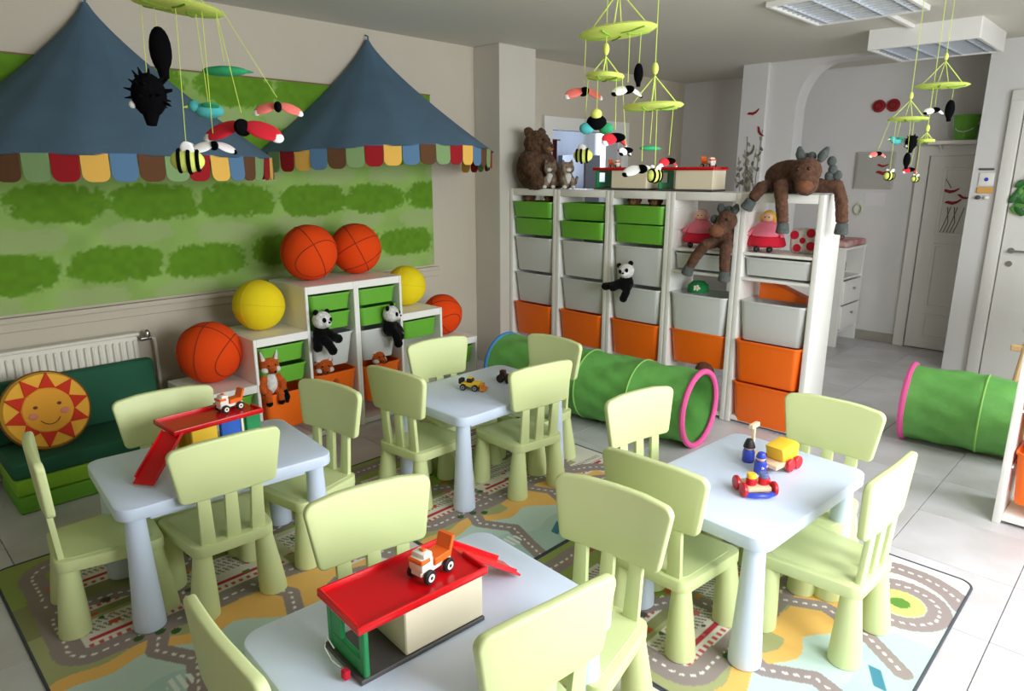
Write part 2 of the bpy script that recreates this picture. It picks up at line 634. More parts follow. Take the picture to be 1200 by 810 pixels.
    for k in range(30):
        x, y = rs.uniform(.55, .85), rs.uniform(1.0, 1.2)
        fill(np.hypot((u - x), (v - y) * 1.4) < .014, (96, 146, 52))
    return C
RUGC = rug_print()
RUGM = vcol_mat('printed_rug_pile', 0.95, 0.25, 400)
RUGEDGE = mat('dark_rug_binding', (70, 74, 82), 0.9)
def rug(label, x0, y0, dz):
    n, size = RUGC.shape[0], 1.34
    rad = .05
    t = thing('play_rug', label, 'rug', (x0, y0, dz), 0, 'printed play rugs')
    if 'rug' not in MESH:
        lin_ = np.linspace(0, size, n)
        vs_, fs, cols = [], [], []
        for i in range(n):
            for j in range(n):
                vs_.append((lin_[i], lin_[j], .006))
        cols = np.concatenate([RUGC.reshape(-1, 3), np.ones((n * n, 1))], 1)
        def inside(x, y):
            dx, dy = max(rad - x, x - (size - rad), 0), max(rad - y, y - (size - rad), 0)
            return dx * dx + dy * dy <= rad * rad
        for i in range(n - 1):
            for j in range(n - 1):
                if inside((lin_[i] + lin_[i + 1]) / 2, (lin_[j] + lin_[j + 1]) / 2):
                    fs.append((i * n + j, (i + 1) * n + j, (i + 1) * n + j + 1, i * n + j + 1))
        me = bpy.data.meshes.new('printed_pile')
        me.from_pydata(vs_, [], fs)
        at = me.color_attributes.new('print', 'FLOAT_COLOR', 'POINT')
        at.data.foreach_set('color', cols.astype(np.float32).ravel())
        me.materials.append(RUGM)
        MESH['rug'] = me
        pts = [(x, y, .004) for x, y in rrect(size, size, rad, 6, size / 2, size / 2)]
        MESH['rugedge'] = G().tube(pts, .0055, 6, closed=True).mesh('bound_edge', RUGEDGE)
        MESH['rugback'] = G().prism(rrect(size - .004, size - .004, rad, 6, size / 2, size / 2), 0.0, .0055).mesh('backing', RUGEDGE)
    obj('printed_pile', MESH['rug'], None, t)
    obj('bound_edge', MESH['rugedge'], None, t)
    obj('backing', MESH['rugback'], None, t)
MESH = {}
rug('printed town play rug under the table with the yellow toy car', 1.62, 1.715, .001)
rug('printed town play rug under the table with the red toy ramp', 0.27, 1.86, .001)
rug('printed town play rug under the table with the wooden train', 1.615, 0.365, .001)
rug('printed town play rug under the nearest table with the toy garage', 0.265, 0.50, .001)

# ------------------------------------------------------------------ tables
def table_proto():
    g = G().prism(rrect(.77, .55, .055, 7), .435, .48, .005, 2)
    MESH['tt'] = g.mesh('table_top', BLUE)
    g = G().lathe([(0, 0), (.049, 0), (.053, .004), (.053, .03), (.046, .14), (.038, .30), (.033, .42), (.033, .436), (0, .436)], 28)
    MESH['tl'] = g.mesh('leg', BLUE)
    MESH['ta'] = G().box((0, -.215, .42), (.56, .018, .035), .003, 1).box((0, .215, .42), (.56, .018, .035), .003, 1).box((-.325, 0, .42), (.018, .34, .035), .003, 1).box((.325, 0, .42), (.018, .34, .035), .003, 1).mesh('apron', BLUE)
def table(label, x, y, deg):
    t = thing('play_table', label, 'table', (x, y, .007), R(deg), 'pale blue play tables')
    obj('table_top', MESH['tt'], None, t)
    obj('apron', MESH['ta'], None, t)
    for sx in (-1, 1):
        for sy in (-1, 1):
            obj('leg', MESH['tl'], None, t, loc=(sx * .325, sy * .215, 0))
table_proto()
table('pale blue play table carrying the red ramp and small truck, beside the green bench', .946, 2.581, -5)
table('pale blue play table carrying the yellow toy car, nearest the stepped shelf', 2.299, 2.47, -.5)
table('pale blue play table carrying the wooden train', 2.247, .997, -3.7)
table('pale blue play table carrying the red roofed toy garage, nearest the camera', .916, 1.17, -3.3)

# ------------------------------------------------------------------ chairs
def chair_proto():
    # seat: rounded slab with a shallow dish
    def taper(c):
        return Vector((c.x * (1 - .105 * (.17 - c.y) / .17), c.y, c.z))
    g = G().prism(rrect(.365, .335, .04, 6), .238, .282, .006, 2)
    g.prism(rrect(.31, .28, .03, 6), .2805, .2835, .0012, 1)
    g.warp(taper)
    MESH['cs'] = g.mesh('seat', LIME)
    for i, (sx, sy) in enumerate(((-1, -1), (1, -1), (-1, 1), (1, 1))):
        g = G()
        top = Vector((sx * (.144 if sy > 0 else .112), sy * .130, .255))
        bot = Vector((sx * (.155 if sy > 0 else .128), sy * .140, 0))
        prof = [(0, 0), (.048, 0), (.051, .003), (.051, .02), (.046, .09), (.038, .18), (.0315, .25), (0, .25)]
        g.lathe(prof, 24)
        g.warp(lambda c: Vector((c.x + bot.x + (top.x - bot.x) * c.z / .25, c.y + bot.y + (top.y - bot.y) * c.z / .25, c.z * .962)))
        MESH['cl%d' % i] = g.mesh('leg', LIME)
    lean = .07
    def back(c):        # upright drawn at y=-.145, leans away with height
        return Vector((c.x, c.y - .145 - lean * (c.z - .29) - .0, c.z))
    for k, x in enumerate((-.09, 0, .09)):
        g = G()
        poly = [(x - .026, .275), (x + .026, .275), (x * 1.06 + .021, .50), (x * 1.06 - .021, .50)]
        g.prism(poly, -.010, .010, .004, 2, M=STAND)
        g.warp(back)
        MESH['cb%d' % k] = g.mesh('back_slat', LIME)
    # back panel
    zb, zt, wb, wt, r = .456, .668, .172, .196, .030
    def corner(cx, cz, a0, a1, n=6, r=.030):
        return [(cx + r * math.cos(R(a0 + (a1 - a0) * i / n)), cz + r * math.sin(R(a0 + (a1 - a0) * i / n))) for i in range(n + 1)]
    top = [(x, zt + .006 * (1 - (x / wt) ** 2)) for x in (.10, .05, 0, -.05, -.10)]
    poly = corner(wt - r, zt - r - .004, -5, 85) + top + corner(-wt + r, zt - r - .004, 95, 185) + corner(-wb + .022, zb + .022, 187, 270, 5, .022) + corner(wb - .022, zb + .022, 270, 353, 5, .022)
    g = G().prism(poly, -.014, .014, .008, 3, M=None, cutx=[-.14, -.10, -.06, -.02, .02, .06, .10, .14])
    for v in g.b.verts:
        v.co = STAND @ v.co
    g.warp(lambda c: back(Vector((c.x, c.y + .35 * c.x * c.x - .004, c.z))))
    MESH['cp'] = g.mesh('back_panel', LIME)
chair_proto()
def chair(label, top, facing):
    """top: where the middle of the back's upper edge is; facing: degrees of the looking direction"""
    a = R(facing)
    off = .145 + .07 * .37
    x, y = top[0] + off * math.cos(a), top[1] + off * math.sin(a)
    t = thing('play_chair', label, 'chair', (x, y, .007), a - PI / 2, 'lime plastic play chairs')
    obj('seat', MESH['cs'], None, t)
    for i in range(4):
        obj('leg', MESH['cl%d' % i], None, t)
    for k in range(3):
        obj('back_slat', MESH['cb%d' % k], None, t)
    obj('back_panel', MESH['cp'], None, t)
chair('lime chair with its back to the camera at the table with the red ramp', (.889, 2.272), 87)
chair('lime chair between the green bench and the table with the red ramp', (.925, 2.974), -96)
chair('lime chair at the stepped shelf end of the table with the red ramp', (1.475, 2.56), 190)
chair('lime chair seen edge on in front of the sun cushion', (.392, 2.672), -7)
chair('lime chair at the end of the yellow car table nearest the red ramp table', (1.79, 2.531), 6)
chair('lime chair behind the yellow car table, in front of the stepped shelf', (2.327, 2.872), -97)
chair('lime chair at the tunnel end of the yellow car table, half hidden behind another chair', (2.82, 2.43), 180)
chair('lime chair with its back to the camera at the yellow car table', (2.351, 2.104), 82)
chair('lime chair in front of the tunnel, between the yellow car table and the train table', (2.324, 1.538), -100)
chair('lime chair at the end of the train table nearest the toy garage table', (1.758, 1.10), 1)
chair('lime chair behind the train table, nearest the orange bins', (2.786, .905), 180)
chair('lime chair at the near side of the train table, above the roundabout on the rug', (2.268, .532), 87)
chair('lime chair behind the red roofed toy garage on the far side of the nearest table', (1.018, 1.596), -101)
chair('lime chair at the end of the nearest table beside the train table', (1.522, 1.077), 186)
chair('lime chair nearest the camera with its back cut off by the lower picture edge', (.978, .838), 82)
chair('lime chair at the open end of the nearest table, its back seen edge on', (.43, 1.252), -2)

# ------------------------------------------------------------------ storage frames and bins
def bin_mesh(key, w, d, h, m):
    if key in MESH:
        return key
    tp = .035 if h > .15 else .02
    def shell(t):
        out = rrect
        lo = rrect(w - 2 * tp, d - 1.3 * tp, .03, 4)
        hi = rrect(w - .012, d - .012, .035, 4)
        li = rrect(w - 2 * tp - .008, d - 1.3 * tp - .008, .026, 4)
        hi2 = rrect(w - .020, d - .020, .031, 4)
        rows = [([*lo], 0), ([*hi], h - .012), ([*rrect(w, d, .04, 4)], h - .012), ([*rrect(w, d, .04, 4)], h), ([*hi2], h), ([*li], .005)]
        V = [[t.verts.new((x, y, z)) for x, y in p] for p, z in rows]
        n = len(V[0])
        for a, b in zip(V, V[1:]):
            for i in range(n):
                j = (i + 1) % n
                t.faces.new((a[i], a[j], b[j], b[i]))
        t.faces.new(V[0][::-1])
        t.faces.new(V[-1])
        bmesh.ops.recalc_face_normals(t, faces=t.faces[:])
    MESH[key] = G()._add(shell).mesh('bin', m)
    return key
BINS = {}
def storage_bin(label, kind, x, y, z, w=.42, d=.30, h=.23, rz=0):
    m = {'green': BIN_G, 'orange': BIN_O, 'white': BIN_W}[kind]
    k = bin_mesh('bin_%s_%.3f_%.3f_%.3f' % (kind, w, d, h), w, d, h, m)
    o = obj('storage_bin', MESH[k], None, None, loc=(x, y, z), rot=(0, 0, rz))
    return tag(o, label, 'storage bin', 'plastic storage bins')

SX, SW = 3.97, .491         # front of the tall shelf, width of one column
SY1 = 3.925
PT = .034
def tall_frame(label, x, y1, shelves=(), top=True, group='tall white storage frames'):
    """frame from y1 down to y1 - SW, front at x, 1.45 high, open back; boxes hang on ribs of the side panels"""
    t = thing('shelving_unit', label, 'shelving', (x, y1 - SW / 2, 0), 0, group)
    for s in (-1, 1):
        obj('side_panel', G().box((.15, s * (SW / 2 - PT / 2), .725), (.30, PT - .001, 1.45), .004, 2), WHITE, t)
    obj('top_panel', G().box((.15, 0, 1.424), (.296, SW - 2 * PT, .052), .004, 2), WHITE, t)
    obj('bottom_panel', G().box((.15, 0, .03), (.28, SW - 2 * PT, .03), .003, 1), WHITE, t)
    for z in (.28, .545, .79, 1.07, 1.21, 1.34):
        for s in (-1, 1):
            obj('rail', G().box((.15, s * (SW / 2 - PT - .004), z), (.27, .008, .012), .002, 1), WHITE, t)
    for z in shelves:
        obj('shelf_board', G().box((.15, 0, z - .009), (.29, SW - 2 * PT, .018), .003, 1), WHITE, t)
    return t
cols = [SY1 - SW * i for i in range(5)]
names = ['tall white storage frame next to the wall pillar, under the brown bear',
         'tall white storage frame second from the wall pillar',
         'tall white storage frame in the middle of the five, with the panda hanging out',
         'tall white storage frame with the brown donkey leaning out, fourth from the pillar',
         'tall white end frame with two bright orange bins, under the lying donkey']
for i in range(5):
    tall_frame(names[i], SX, cols[i], shelves=((), (), (), (1.09, .945), (1.10, .945))[i])
cy = [c - SW / 2 for c in cols]
wb = SW - 2 * PT - .012
who = ['next to the wall pillar', 'in the second column from the pillar', 'in the middle column of the tall shelf']
def place(label, kind, i, ztop, h, pull=0.0):
    storage_bin(label, kind, SX + .15 - pull, cy[i], ztop - h, w=.29, d=wb, h=h, rz=0)
for i in range(3):
    place('shallow green bin, upper of two, ' + who[i], 'green', i, 1.352, .12, .03 if i != 1 else -.0)
    place('shallow green bin, lower of two, ' + who[i], 'green', i, 1.222, .125, .01 if i != 1 else .03)
    place('frosted white bin, upper of two, ' + who[i], 'white', i, 1.075, .265, 0.01)
    place('frosted white bin, lower of two, ' + who[i], 'white', i, .79, .24, .02 if i == 2 else 0.0)
    place('deep orange bin behind the tunnel ' + who[i], 'orange', i, .545, .26, .015)
place('frosted white bin under the green flowered hat', 'white', 3, .80, .25, .03)
place('deep orange bin under the frosted bin with the green hat', 'orange', 3, .55, .23, .0)
place('frosted white bin above the two bright orange bins', 'white', 4, .805, .25, .02)
place('bright orange bin, upper of the stacked pair in the end frame', 'orange', 4, .557, .265, .04)
place('bright orange bin, lower of the stacked pair in the end frame', 'orange', 4, .285, .265, .03)
place('shallow frosted white tray bin under the doll in the pink skirt', 'white', 4, 1.07, .11, .0)
place('shallow frosted white tray bin behind the legs of the leaning donkey', 'white', 3, 1.06, .10, .0)

# frame cut by the right picture edge
SHELF_R_Y = .425
tall_frame('white storage frame cut off by the right picture edge', 3.6, SHELF_R_Y, group='tall white storage frames')
for z, l in ((.66, 'orange bin, upper one in the frame cut off by the right picture edge'), (.36, 'orange bin, lower one in the frame cut off by the right picture edge')):
    storage_bin(l, 'orange', 3.6 + .15 - .02, SHELF_R_Y - SW / 2, z - .25, w=.29, d=wb, h=.25)

# stepped shelf against the back wall
UX, UW, UY, UD = 1.275, .332, 3.565, .44
HS = [.42, .675, .93, .93, .675, .42]
def stepped(label, i0, hs):
    t = thing('stepped_shelving_unit', label, 'shelving', (UX + UW * i0, UY, 0), 0, 'white stepped storage frames')
    p = .018
    hl = [hs[0]] + [max(a, b) for a, b in zip(hs, hs[1:])] + [hs[-1]]
    for k, h in enumerate(hl):
        xx = UW * k + (p / 2 if k == 0 else (-p / 2 if k == 3 else 0))
        obj('side_panel', G().box((xx, UD / 2, h / 2), (p, UD, h - .001), .003, 1), WHITE, t)
    for k, h in enumerate(hs):
        x0 = UW * k + (p if k == 0 else p / 2)
        x1 = UW * (k + 1) - (p if k == 2 else p / 2)
        hh = h - (.0 if True else 0)
        obj('top_panel', G().box(((x0 + x1) / 2, UD / 2, hh - .024), (x1 - x0, UD - .002, .046), .003, 1), WHITE, t)
        obj('bottom_panel', G().box(((x0 + x1) / 2, UD / 2, .02), (x1 - x0, UD - .01, .03), .003, 1), WHITE, t)
        obj('back_panel', G().box(((x0 + x1) / 2, UD - .006, (hh - .012) / 2), (x1 - x0, .008, hh - .07)), WHITE, t)
    return t
stepped('white stepped storage frame rising away from the green bench', 0, HS[:3])
stepped('white stepped storage frame descending towards the wall pillar', 3, HS[3:])
ux = [UX + UW * (k + .5) for k in range(6)]
sw_ = UW - .04
def sbin(label, kind, k, ztop, h, pull=.0):
    storage_bin(label, kind, ux[k], UY + .21 - pull, ztop - h, w=sw_, d=.40, h=h)
sbin('green bin in the low step beside the big orange ball', 'green', 0, .365, .10)
sbin('green bin, upper one above the fox in the orange bin', 'green', 1, .615, .10)
sbin('green bin, lower one directly above the fox in the orange bin', 'green', 1, .495, .10, .01)
sbin('orange bin holding the upright fox', 'orange', 1, .345, .22, .03)
sbin('green bin at the top of the column with the panda looking sideways', 'green', 2, .87, .10)
sbin('green bin half hidden behind the panda that looks sideways', 'green', 2, .755, .10, -.01)
sbin('frosted white bin under the panda that looks sideways', 'white', 2, .625, .20)
sbin('orange bin with a fox in it below the sideways looking panda', 'orange', 2, .39, .23, .02)
sbin('green bin at the top of the column with the panda leaning to the wall', 'green', 3, .87, .10, .0)
sbin('green bin, second from the top beside the panda leaning to the wall', 'green', 3, .755, .115, .01)
sbin('frosted white bin under the panda leaning to the wall', 'white', 3, .61, .20)
sbin('orange bin with a half hidden fox, behind the chairs', 'orange', 3, .38, .24, .02)
sbin('green bin in the step under the small yellow ball', 'green', 4, .615, .12)
sbin('green bin in the low step next to the wall pillar', 'green', 5, .355, .12)

# ------------------------------------------------------------------ painted green panel on the back wall
def panel_print(nu, nv, L, Hh):
    u, v = np.meshgrid(np.linspace(0, L, nu), np.linspace(0, Hh, nv), indexing='ij')
    rs = np.random.RandomState(2)
    def smooth_noise(sc, seed):
        r_ = np.random.RandomState(seed)
        a = r_.rand(int(L * sc) + 3, int(Hh * sc) + 3)
        x, y = u * sc, v * sc
        i, j = x.astype(int), y.astype(int)
        fx, fy = x - i, y - j
        fx, fy = fx * fx * (3 - 2 * fx), fy * fy * (3 - 2 * fy)
        return a[i, j] * (1 - fx) * (1 - fy) + a[i + 1, j] * fx * (1 - fy) + a[i, j + 1] * (1 - fx) * fy + a[i + 1, j + 1] * fx * fy
    n1, n2, n3 = smooth_noise(9, 1), smooth_noise(30, 2), smooth_noise(70, 3)
    s = lambda c: np.array(lin(c)[:3])
    C = s((146, 180, 96))[None, None] * (0.86 + .28 * n1[..., None])
    bristle = (n3 - .5) * .05 + (n2 - .5) * .06 + (n1 - .5) * .05
    P, W = .33, .50
    for row in range(-1, 6):
        for k in range(-1, int(L / W) + 2):
            cz = .20 + P * row + rs.uniform(-.015, .015)
            cx = (k + .5 * (row % 2)) * W + rs.uniform(-.03, .03)
            d = ((np.abs(u - cx) / .255) ** 3 + (np.abs(v - cz) / .105) ** 2.4)
            m = np.clip((1.0 - d + bristle * 9) * 3.5, 0, 1)[..., None]
            C = C * (1 - m) + (s((98, 142, 38)) * (0.88 + .24 * n2[..., None])) * m
            cz2, cx2 = cz + P / 2, cx + .25 * W
            d = ((np.abs(u - cx2) / .20) ** 3 + (np.abs(v - cz2) / .066) ** 2.4)
            m = .75 * np.clip((1.0 - d + bristle * 10) * 2.5, 0, 1)[..., None]
            C = C * (1 - m) + s((160, 178, 122)) * m
    return C
def green_panel():
    x0, x1, z0, z1 = -1.35, 3.40, .868, 2.125
    nu, nv = 520, 140
    C = panel_print(nu, nv, x1 - x0, z1 - z0)
    t = thing('fabric_wall_panel', 'long wall panel printed with rows of green brushed bushes', 'wall panel', (0, YB - .022, 0))
    us, vs_ = np.linspace(x0, x1, nu), np.linspace(z0, z1, nv)
    vv = [(us[i], 0, vs_[j]) for i in range(nu) for j in range(nv)]
    ff = [(i * nv + j, (i + 1) * nv + j, (i + 1) * nv + j + 1, i * nv + j + 1) for i in range(nu - 1) for j in range(nv - 1)]
    me = bpy.data.meshes.new('printed_fabric')
    me.from_pydata(vv, [], ff)
    at = me.color_attributes.new('print', 'FLOAT_COLOR', 'POINT')
    at.data.foreach_set('color', np.concatenate([C.reshape(-1, 3), np.ones((nu * nv, 1))], 1).astype(np.float32).ravel())
    me.materials.append(vcol_mat('printed_fabric_panel', .95, .12, 240))
    obj('printed_fabric', me, None, t)
    obj('backing_board', G().box(((x0 + x1) / 2, .0115, (z0 + z1) / 2), (x1 - x0, .02, z1 - z0), .002, 1), WOOD, t)
    obj('edge_strip', G().box(((x0 + x1) / 2, .004, z1 + .003), (x1 - x0, .02, .008)), mat('brown_edge_strip', (120, 96, 62), .7), t)
green_panel()

# ------------------------------------------------------------------ tent canopies on the wall
TENT = mat('dusty_blue_canvas', (82, 110, 132), .95, var=.10, vscale=5, bump=.15, bscale=350)
TENTHEM = mat('blue_hem_canvas', (78, 112, 152), .95, bump=.1, bscale=350)
FLAP = [mat('blue_felt', (86, 122, 156), .95), mat('brown_felt', (96, 62, 36), .95), mat('sage_felt', (126, 156, 104), .95),
        mat('dark_red_felt', (150, 12, 24), .95), mat('yellow_felt', (230, 180, 84), .95)]
FLAPN = ['blue', 'brown', 'sage green', 'dark red', 'yellow']
def tent(label, cx, rad, zr, za, start, sag):
    t = thing('tent_canopy', label, 'canopy', (cx, YB - .03, zr), 0, 'blue wall tents')
    nf = 24
    NU, NV = 97, 22
    def rim(a):
        return zr_off(a)
    def zr_off(a):
        return -sag * abs(math.cos(a)) ** 2
    def pt(i, j, inn=0.0):
        a = PI + PI * i / (NU - 1)
        f = j / (NV - 1)
        r = rad * (f ** 1.22) + .012
        wob = 1 + .012 * math.cos(a * 16) * f
        z = (za - zr) * (1 - f) + zr_off(a) * f
        return Vector(((r * wob - inn) * math.cos(a), (r * wob - inn) * math.sin(a) * 1.0, z - inn))
    obj('canvas', G().grid(lambda i, j: pt(i, j), NU, NV).grid(lambda i, j: pt(NU - 1 - i, j, .004), NU, NV), TENT, t, sharp=80)
    # hoop the cloth is sewn on
    obj('hoop', G().tube([(rad * math.cos(PI + PI * k / 48), rad * math.sin(PI + PI * k / 48), zr_off(PI + PI * k / 48)) for k in range(49)], .008, 6), TENTHEM, t)
    # tip loop
    obj('tip_loop', G().tube([(0, -.01, za - zr - .03), (0, -.012, za - zr + .02), (0, .018, za - zr + .03)], .006, 6), TENT, t)
    da = PI / nf
    wd = rad * da * .98
    poly = [(-wd / 2, 0), (wd / 2, 0), (wd / 2, -.085)] + [(wd / 2 - .035 + .035 * math.cos(R(-90 * k / 4)), -.085 + .035 * math.sin(R(-90 * k / 4))) for k in range(1, 5)] \
        + [(-wd / 2 + .035 + .035 * math.cos(R(270 - 90 * k / 4)), -.085 + .035 * math.sin(R(270 - 90 * k / 4))) for k in range(0, 4)] + [(-wd / 2, -.085)]
    meshes = []
    for c in range(5):
        meshes.append(G().prism(poly, 0, .004, .0012, 1, M=STAND).mesh('valance_flap', FLAP[c]))
    for k in range(nf):
        a = PI + PI * (k + .5) / nf
        o = obj('valance_flap', meshes[(k + start) % 5], None, t, loc=((rad + .004) * math.cos(a), (rad + .004) * math.sin(a), zr_off(a) + .004), rot=(R(random.uniform(-4, 7)), 0, a + PI / 2))
    return t
tent('blue tent canopy with a scalloped felt valance, larger one cut off by the picture edge', 1.175, .83, 1.645, 2.405, 0, .0)
tent('blue tent canopy with a scalloped felt valance, next to the wall pillar', 2.865, .83, 1.735, 2.44, 1, .05)

# ------------------------------------------------------------------ radiator and bench
RAD = mat('cream_radiator_enamel', (226, 222, 208), .4)
t = thing('radiator', 'cream ribbed panel radiator behind the green bench', 'radiator', (.35, YB - .06, .12))
obj('panel', G().box((0, .0, .285), (1.68, .05, .55), .006, 1), RAD, t)
g = G()
for k in range(48):
    g.box((-.82 + 1.64 * k / 47, -.03, .285), (.016, .014, .50), .005, 1)
obj('ribs', g, RAD, t)['kind'] = 'stuff'
obj('top_grille', G().box((0, 0, .566), (1.70, .07, .018), .004, 1), RAD, t)
obj('valve', G().cone((.86, 0, .53), (.92, 0, .53), .014, .012, 12, .002).sphere((.90, 0, .55), (.018, .016, .03), 12, 8), CHROME, t)
obj('pipe', G().tube([(.92, 0, .53), (.935, 0, .52), (.938, 0, .48), (.938, 0, -.1)], .009, 8), RAD, t)
obj('bracket', G().box((-.6, .04, .3), (.04, .03, .4)).box((.6, .04, .3), (.04, .03, .4)), RAD, t)

FG1 = mat('dark_green_foam_cover', (26, 88, 62), .85, bump=.08, bscale=200)
FG2 = mat('mid_green_foam_cover', (104, 166, 46), .85, bump=.08, bscale=200)
FG3 = mat('lime_foam_cover', (132, 186, 42), .85, bump=.08, bscale=200)
t = thing('foam_bench', 'low folding foam bench in stacked green layers with a dark green backrest', 'bench', (.83, 3.88, 0))
obj('foam_layer', G().box((0, 0, .044), (.74, .38, .086), .014, 3), FG2, t)
obj('foam_layer', G().box((0, .002, .131), (.74, .38, .084), .014, 3), FG3, t)
obj('foam_layer', G().box((0, .0, .215), (.75, .385, .08), .014, 3), FG1, t)
obj('backrest', G().box((0, 0, 0), (.80, .085, .31), .018, 3), FG1, t, loc=(-.005, .175, .405), rot=(R(-5), 0, 0))

SUNY = mat('sun_yellow_felt', (240, 178, 60), .9, bump=.1, bscale=250)
SUNF = mat('sun_face_felt', (236, 164, 52), .9, bump=.1, bscale=250)
SUNR = mat('sun_red_felt', (206, 50, 22), .9, bump=.1, bscale=250)
t = thing('sun_cushion', 'round yellow sun cushion with red rays and a smiling face on the bench', 'cushion', (.66, 3.80, .256))
t.rotation_euler = (R(-16), 0, R(3))
r = .19
def disc(r0, th, y, n=48, bulge=.01):
    return G().lathe([(0, -th / 2 - bulge), (r0 * .6, -th / 2 - bulge * .8), (r0 * .93, -th / 2), (r0, 0), (r0 * .93, th / 2), (r0 * .6, th / 2 + bulge * .8), (0, th / 2 + bulge)], n, Matrix.Translation((0, y, r)) @ Matrix.Rotation(R(90), 4, 'X'))
obj('cushion_disc', disc(r, .06, 0), SUNY, t)
obj('edge_piping', G().tube([(r * math.cos(2 * PI * k / 48), 0, r + r * math.sin(2 * PI * k / 48)) for k in range(48)], .006, 6, closed=True), mat('brown_piping', (112, 70, 30), .9), t)
for k in range(10):
    a = 2 * PI * (k + .25) / 10
    p = [(.112 * math.cos(a - .33), .112 * math.sin(a - .33)), (.182 * math.cos(a), .182 * math.sin(a)), (.112 * math.cos(a + .33), .112 * math.sin(a + .33))]
    obj('ray', G().prism([(x, z + r) for x, z in p],   .024, .0425, .001, 1, M=STAND), SUNR, t)
fc = obj('face', disc(.112, .016, -.038, 40, .004), SUNF, t)
for sx in (-1, 1):
    obj('eye', G().sphere((sx * .05, -.05, r + .022), (.010, .005, .008), 12, 8), mat('brown_felt_eye', (110, 70, 40), .9), fc)
    obj('cheek', G().sphere((sx * .066, -.0485, r - .018), (.021, .005, .017), 16, 8), mat('pink_felt_cheek', (222, 140, 110), .9), fc)
obj('mouth', G().tube([(.05 * math.cos(R(a)), -.0495, r - .01 + .06 * math.sin(R(a))) for a in range(215, 330, 10)], .0025, 6), mat('brown_felt_eye', (110, 70, 40), .9), fc)

# ------------------------------------------------------------------ balls
BALLO = mat('orange_ball_fabric', (228, 72, 18), .9, bump=.15, bscale=220, spec=.15)
BALLY = mat('yellow_ball_fabric', (236, 212, 34), .9, bump=.15, bscale=220, spec=.15)
SEAM = mat('dark_seam', (132, 38, 14), .9)
SEAMY = mat('yellow_seam', (214, 186, 18), .9)
def ball(name, label, c, r, col, rot, seams=True, group=None):
    t = thing(name, label, 'ball', (c[0], c[1], c[2]), 0, group)
    t.rotation_euler = rot
    obj('ball_cover', G().sphere((0, 0, 0), r, 36, 24), col, t)
    q = r * 1.001
    N = 56
    circ = lambda f: [f(2 * PI * k / N) for k in range(N)]
    sm = SEAM if seams else SEAMY
    th = .0026 if seams else .0015
    obj('seam', G().tube(circ(lambda a: (q * math.cos(a), q * math.sin(a), 0)), th, 6, closed=True), sm, t)
    obj('seam', G().tube(circ(lambda a: (q * math.cos(a), 0, q * math.sin(a))), th, 6, closed=True), sm, t)
    if seams:
        for s in (-1, 1):
            def f(a, s=s):
                v = Vector((.62 * math.cos(a), s * (.55 + .25 * math.cos(a) ** 2), .8 * math.sin(a)))
                return v.normalized() * q
            obj('seam', G().tube(circ(f), th, 6, closed=True), sm, t)
    return t
G_B = 'soft basketballs'
ball('soft_basketball', 'big orange soft basketball on the lowest step by the radiator', (1.45, 3.80, .42 + .173), .172, BALLO, (.3, 1.2, 1.0), True, G_B)
ball('soft_basketball', 'orange soft basketball on the top of the stepped shelf, nearer the yellow ball', (2.10, 3.79, .93 + .169), .168, BALLO, (.5, 1.1, .4), True, G_B)
ball('soft_basketball', 'orange soft basketball on the top of the stepped shelf, nearer the pillar', (2.455, 3.83, .93 + .163), .162, BALLO, (1.1, .3, 1.0), True, G_B)
ball('soft_basketball', 'orange soft basketball on the low step next to the wall pillar', (3.13, 3.79, .42 + .146), .145, BALLO, (.9, .7, .2), True, G_B)
ball('soft_yellow_ball', 'large plain yellow soft ball on the middle step by the basketball', (1.755, 3.79, .675 + .147), .146, BALLY, (0, .2, .4), False, 'soft yellow balls')
ball('soft_yellow_ball', 'small yellow soft ball half hidden behind the tall part of the stepped shelf', (2.82, 3.80, .675 + .138), .137, BALLY, (0, .2, .4), False, 'soft yellow balls')

# ------------------------------------------------------------------ plush toys
def fur(name, rgb, rgb2=None, sc=40):
    return mat(name, rgb, 1.0, rgb2=rgb2, vscale=sc, bump=.6, bscale=140, sheen=.08, spec=.05, var=.25 if not rgb2 else 0)
F_BLACK = fur('black_fur', (14, 13, 14))
F_WHITE = fur('white_fur', (232, 230, 226))
F_RUST = fur('rust_fur', (200, 92, 36))
F_BROWN = fur('dark_brown_fur', (70, 50, 38), (104, 78, 58))
F_DONK = fur('donkey_brown_fur', (104, 74, 58), (82, 58, 46))
F_GREY = fur('grey_hoof_fur', (92, 98, 96))
F_TABBY = fur('tabby_fur', (176, 156, 132), (104, 88, 74), 26)
EYE = mat('black_bead', (12, 11, 12), .2)

def panda(label, loc, rz, arms, tilt=0.0):
    t = thing('plush_panda', label, 'plush panda', loc, rz, 'plush pandas')
    g = G().sphere((0, 0, .05), (.05, .042, .06))
    for a in arms:
        g.tube([(a[0][0], a[0][1], a[0][2])] + [tuple(p) for p in a[1:]], [.026] * (len(a) - 1) + [.024], 10).sphere(a[-1], .026, 14, 10)
    obj('body', remeshed('body', g, F_BLACK, .006, .004), None, t)
    h = obj('head', remeshed('head', G().sphere((0, 0, 0), (.057, .05, .051)).sphere((0, -.04, -.016), (.027, .024, .021)), F_WHITE, .005, .003), None, t, loc=(0, -.012, .135), rot=(0, tilt, 0))
    for s in (-1, 1):
        obj('ear', G().sphere((s * .043, .006, .046), (.019, .012, .018), 12, 8), F_BLACK, h)
        obj('eye_patch', G().sphere((s * .022, -.046, .004), (.013, .009, .017), 12, 8, M=Matrix.Rotation(s * .5, 4, 'Y')), F_BLACK, h)
    obj('nose', G().sphere((0, -.064, -.008), (.009, .006, .006), 10, 8), F_BLACK, h)
    return t
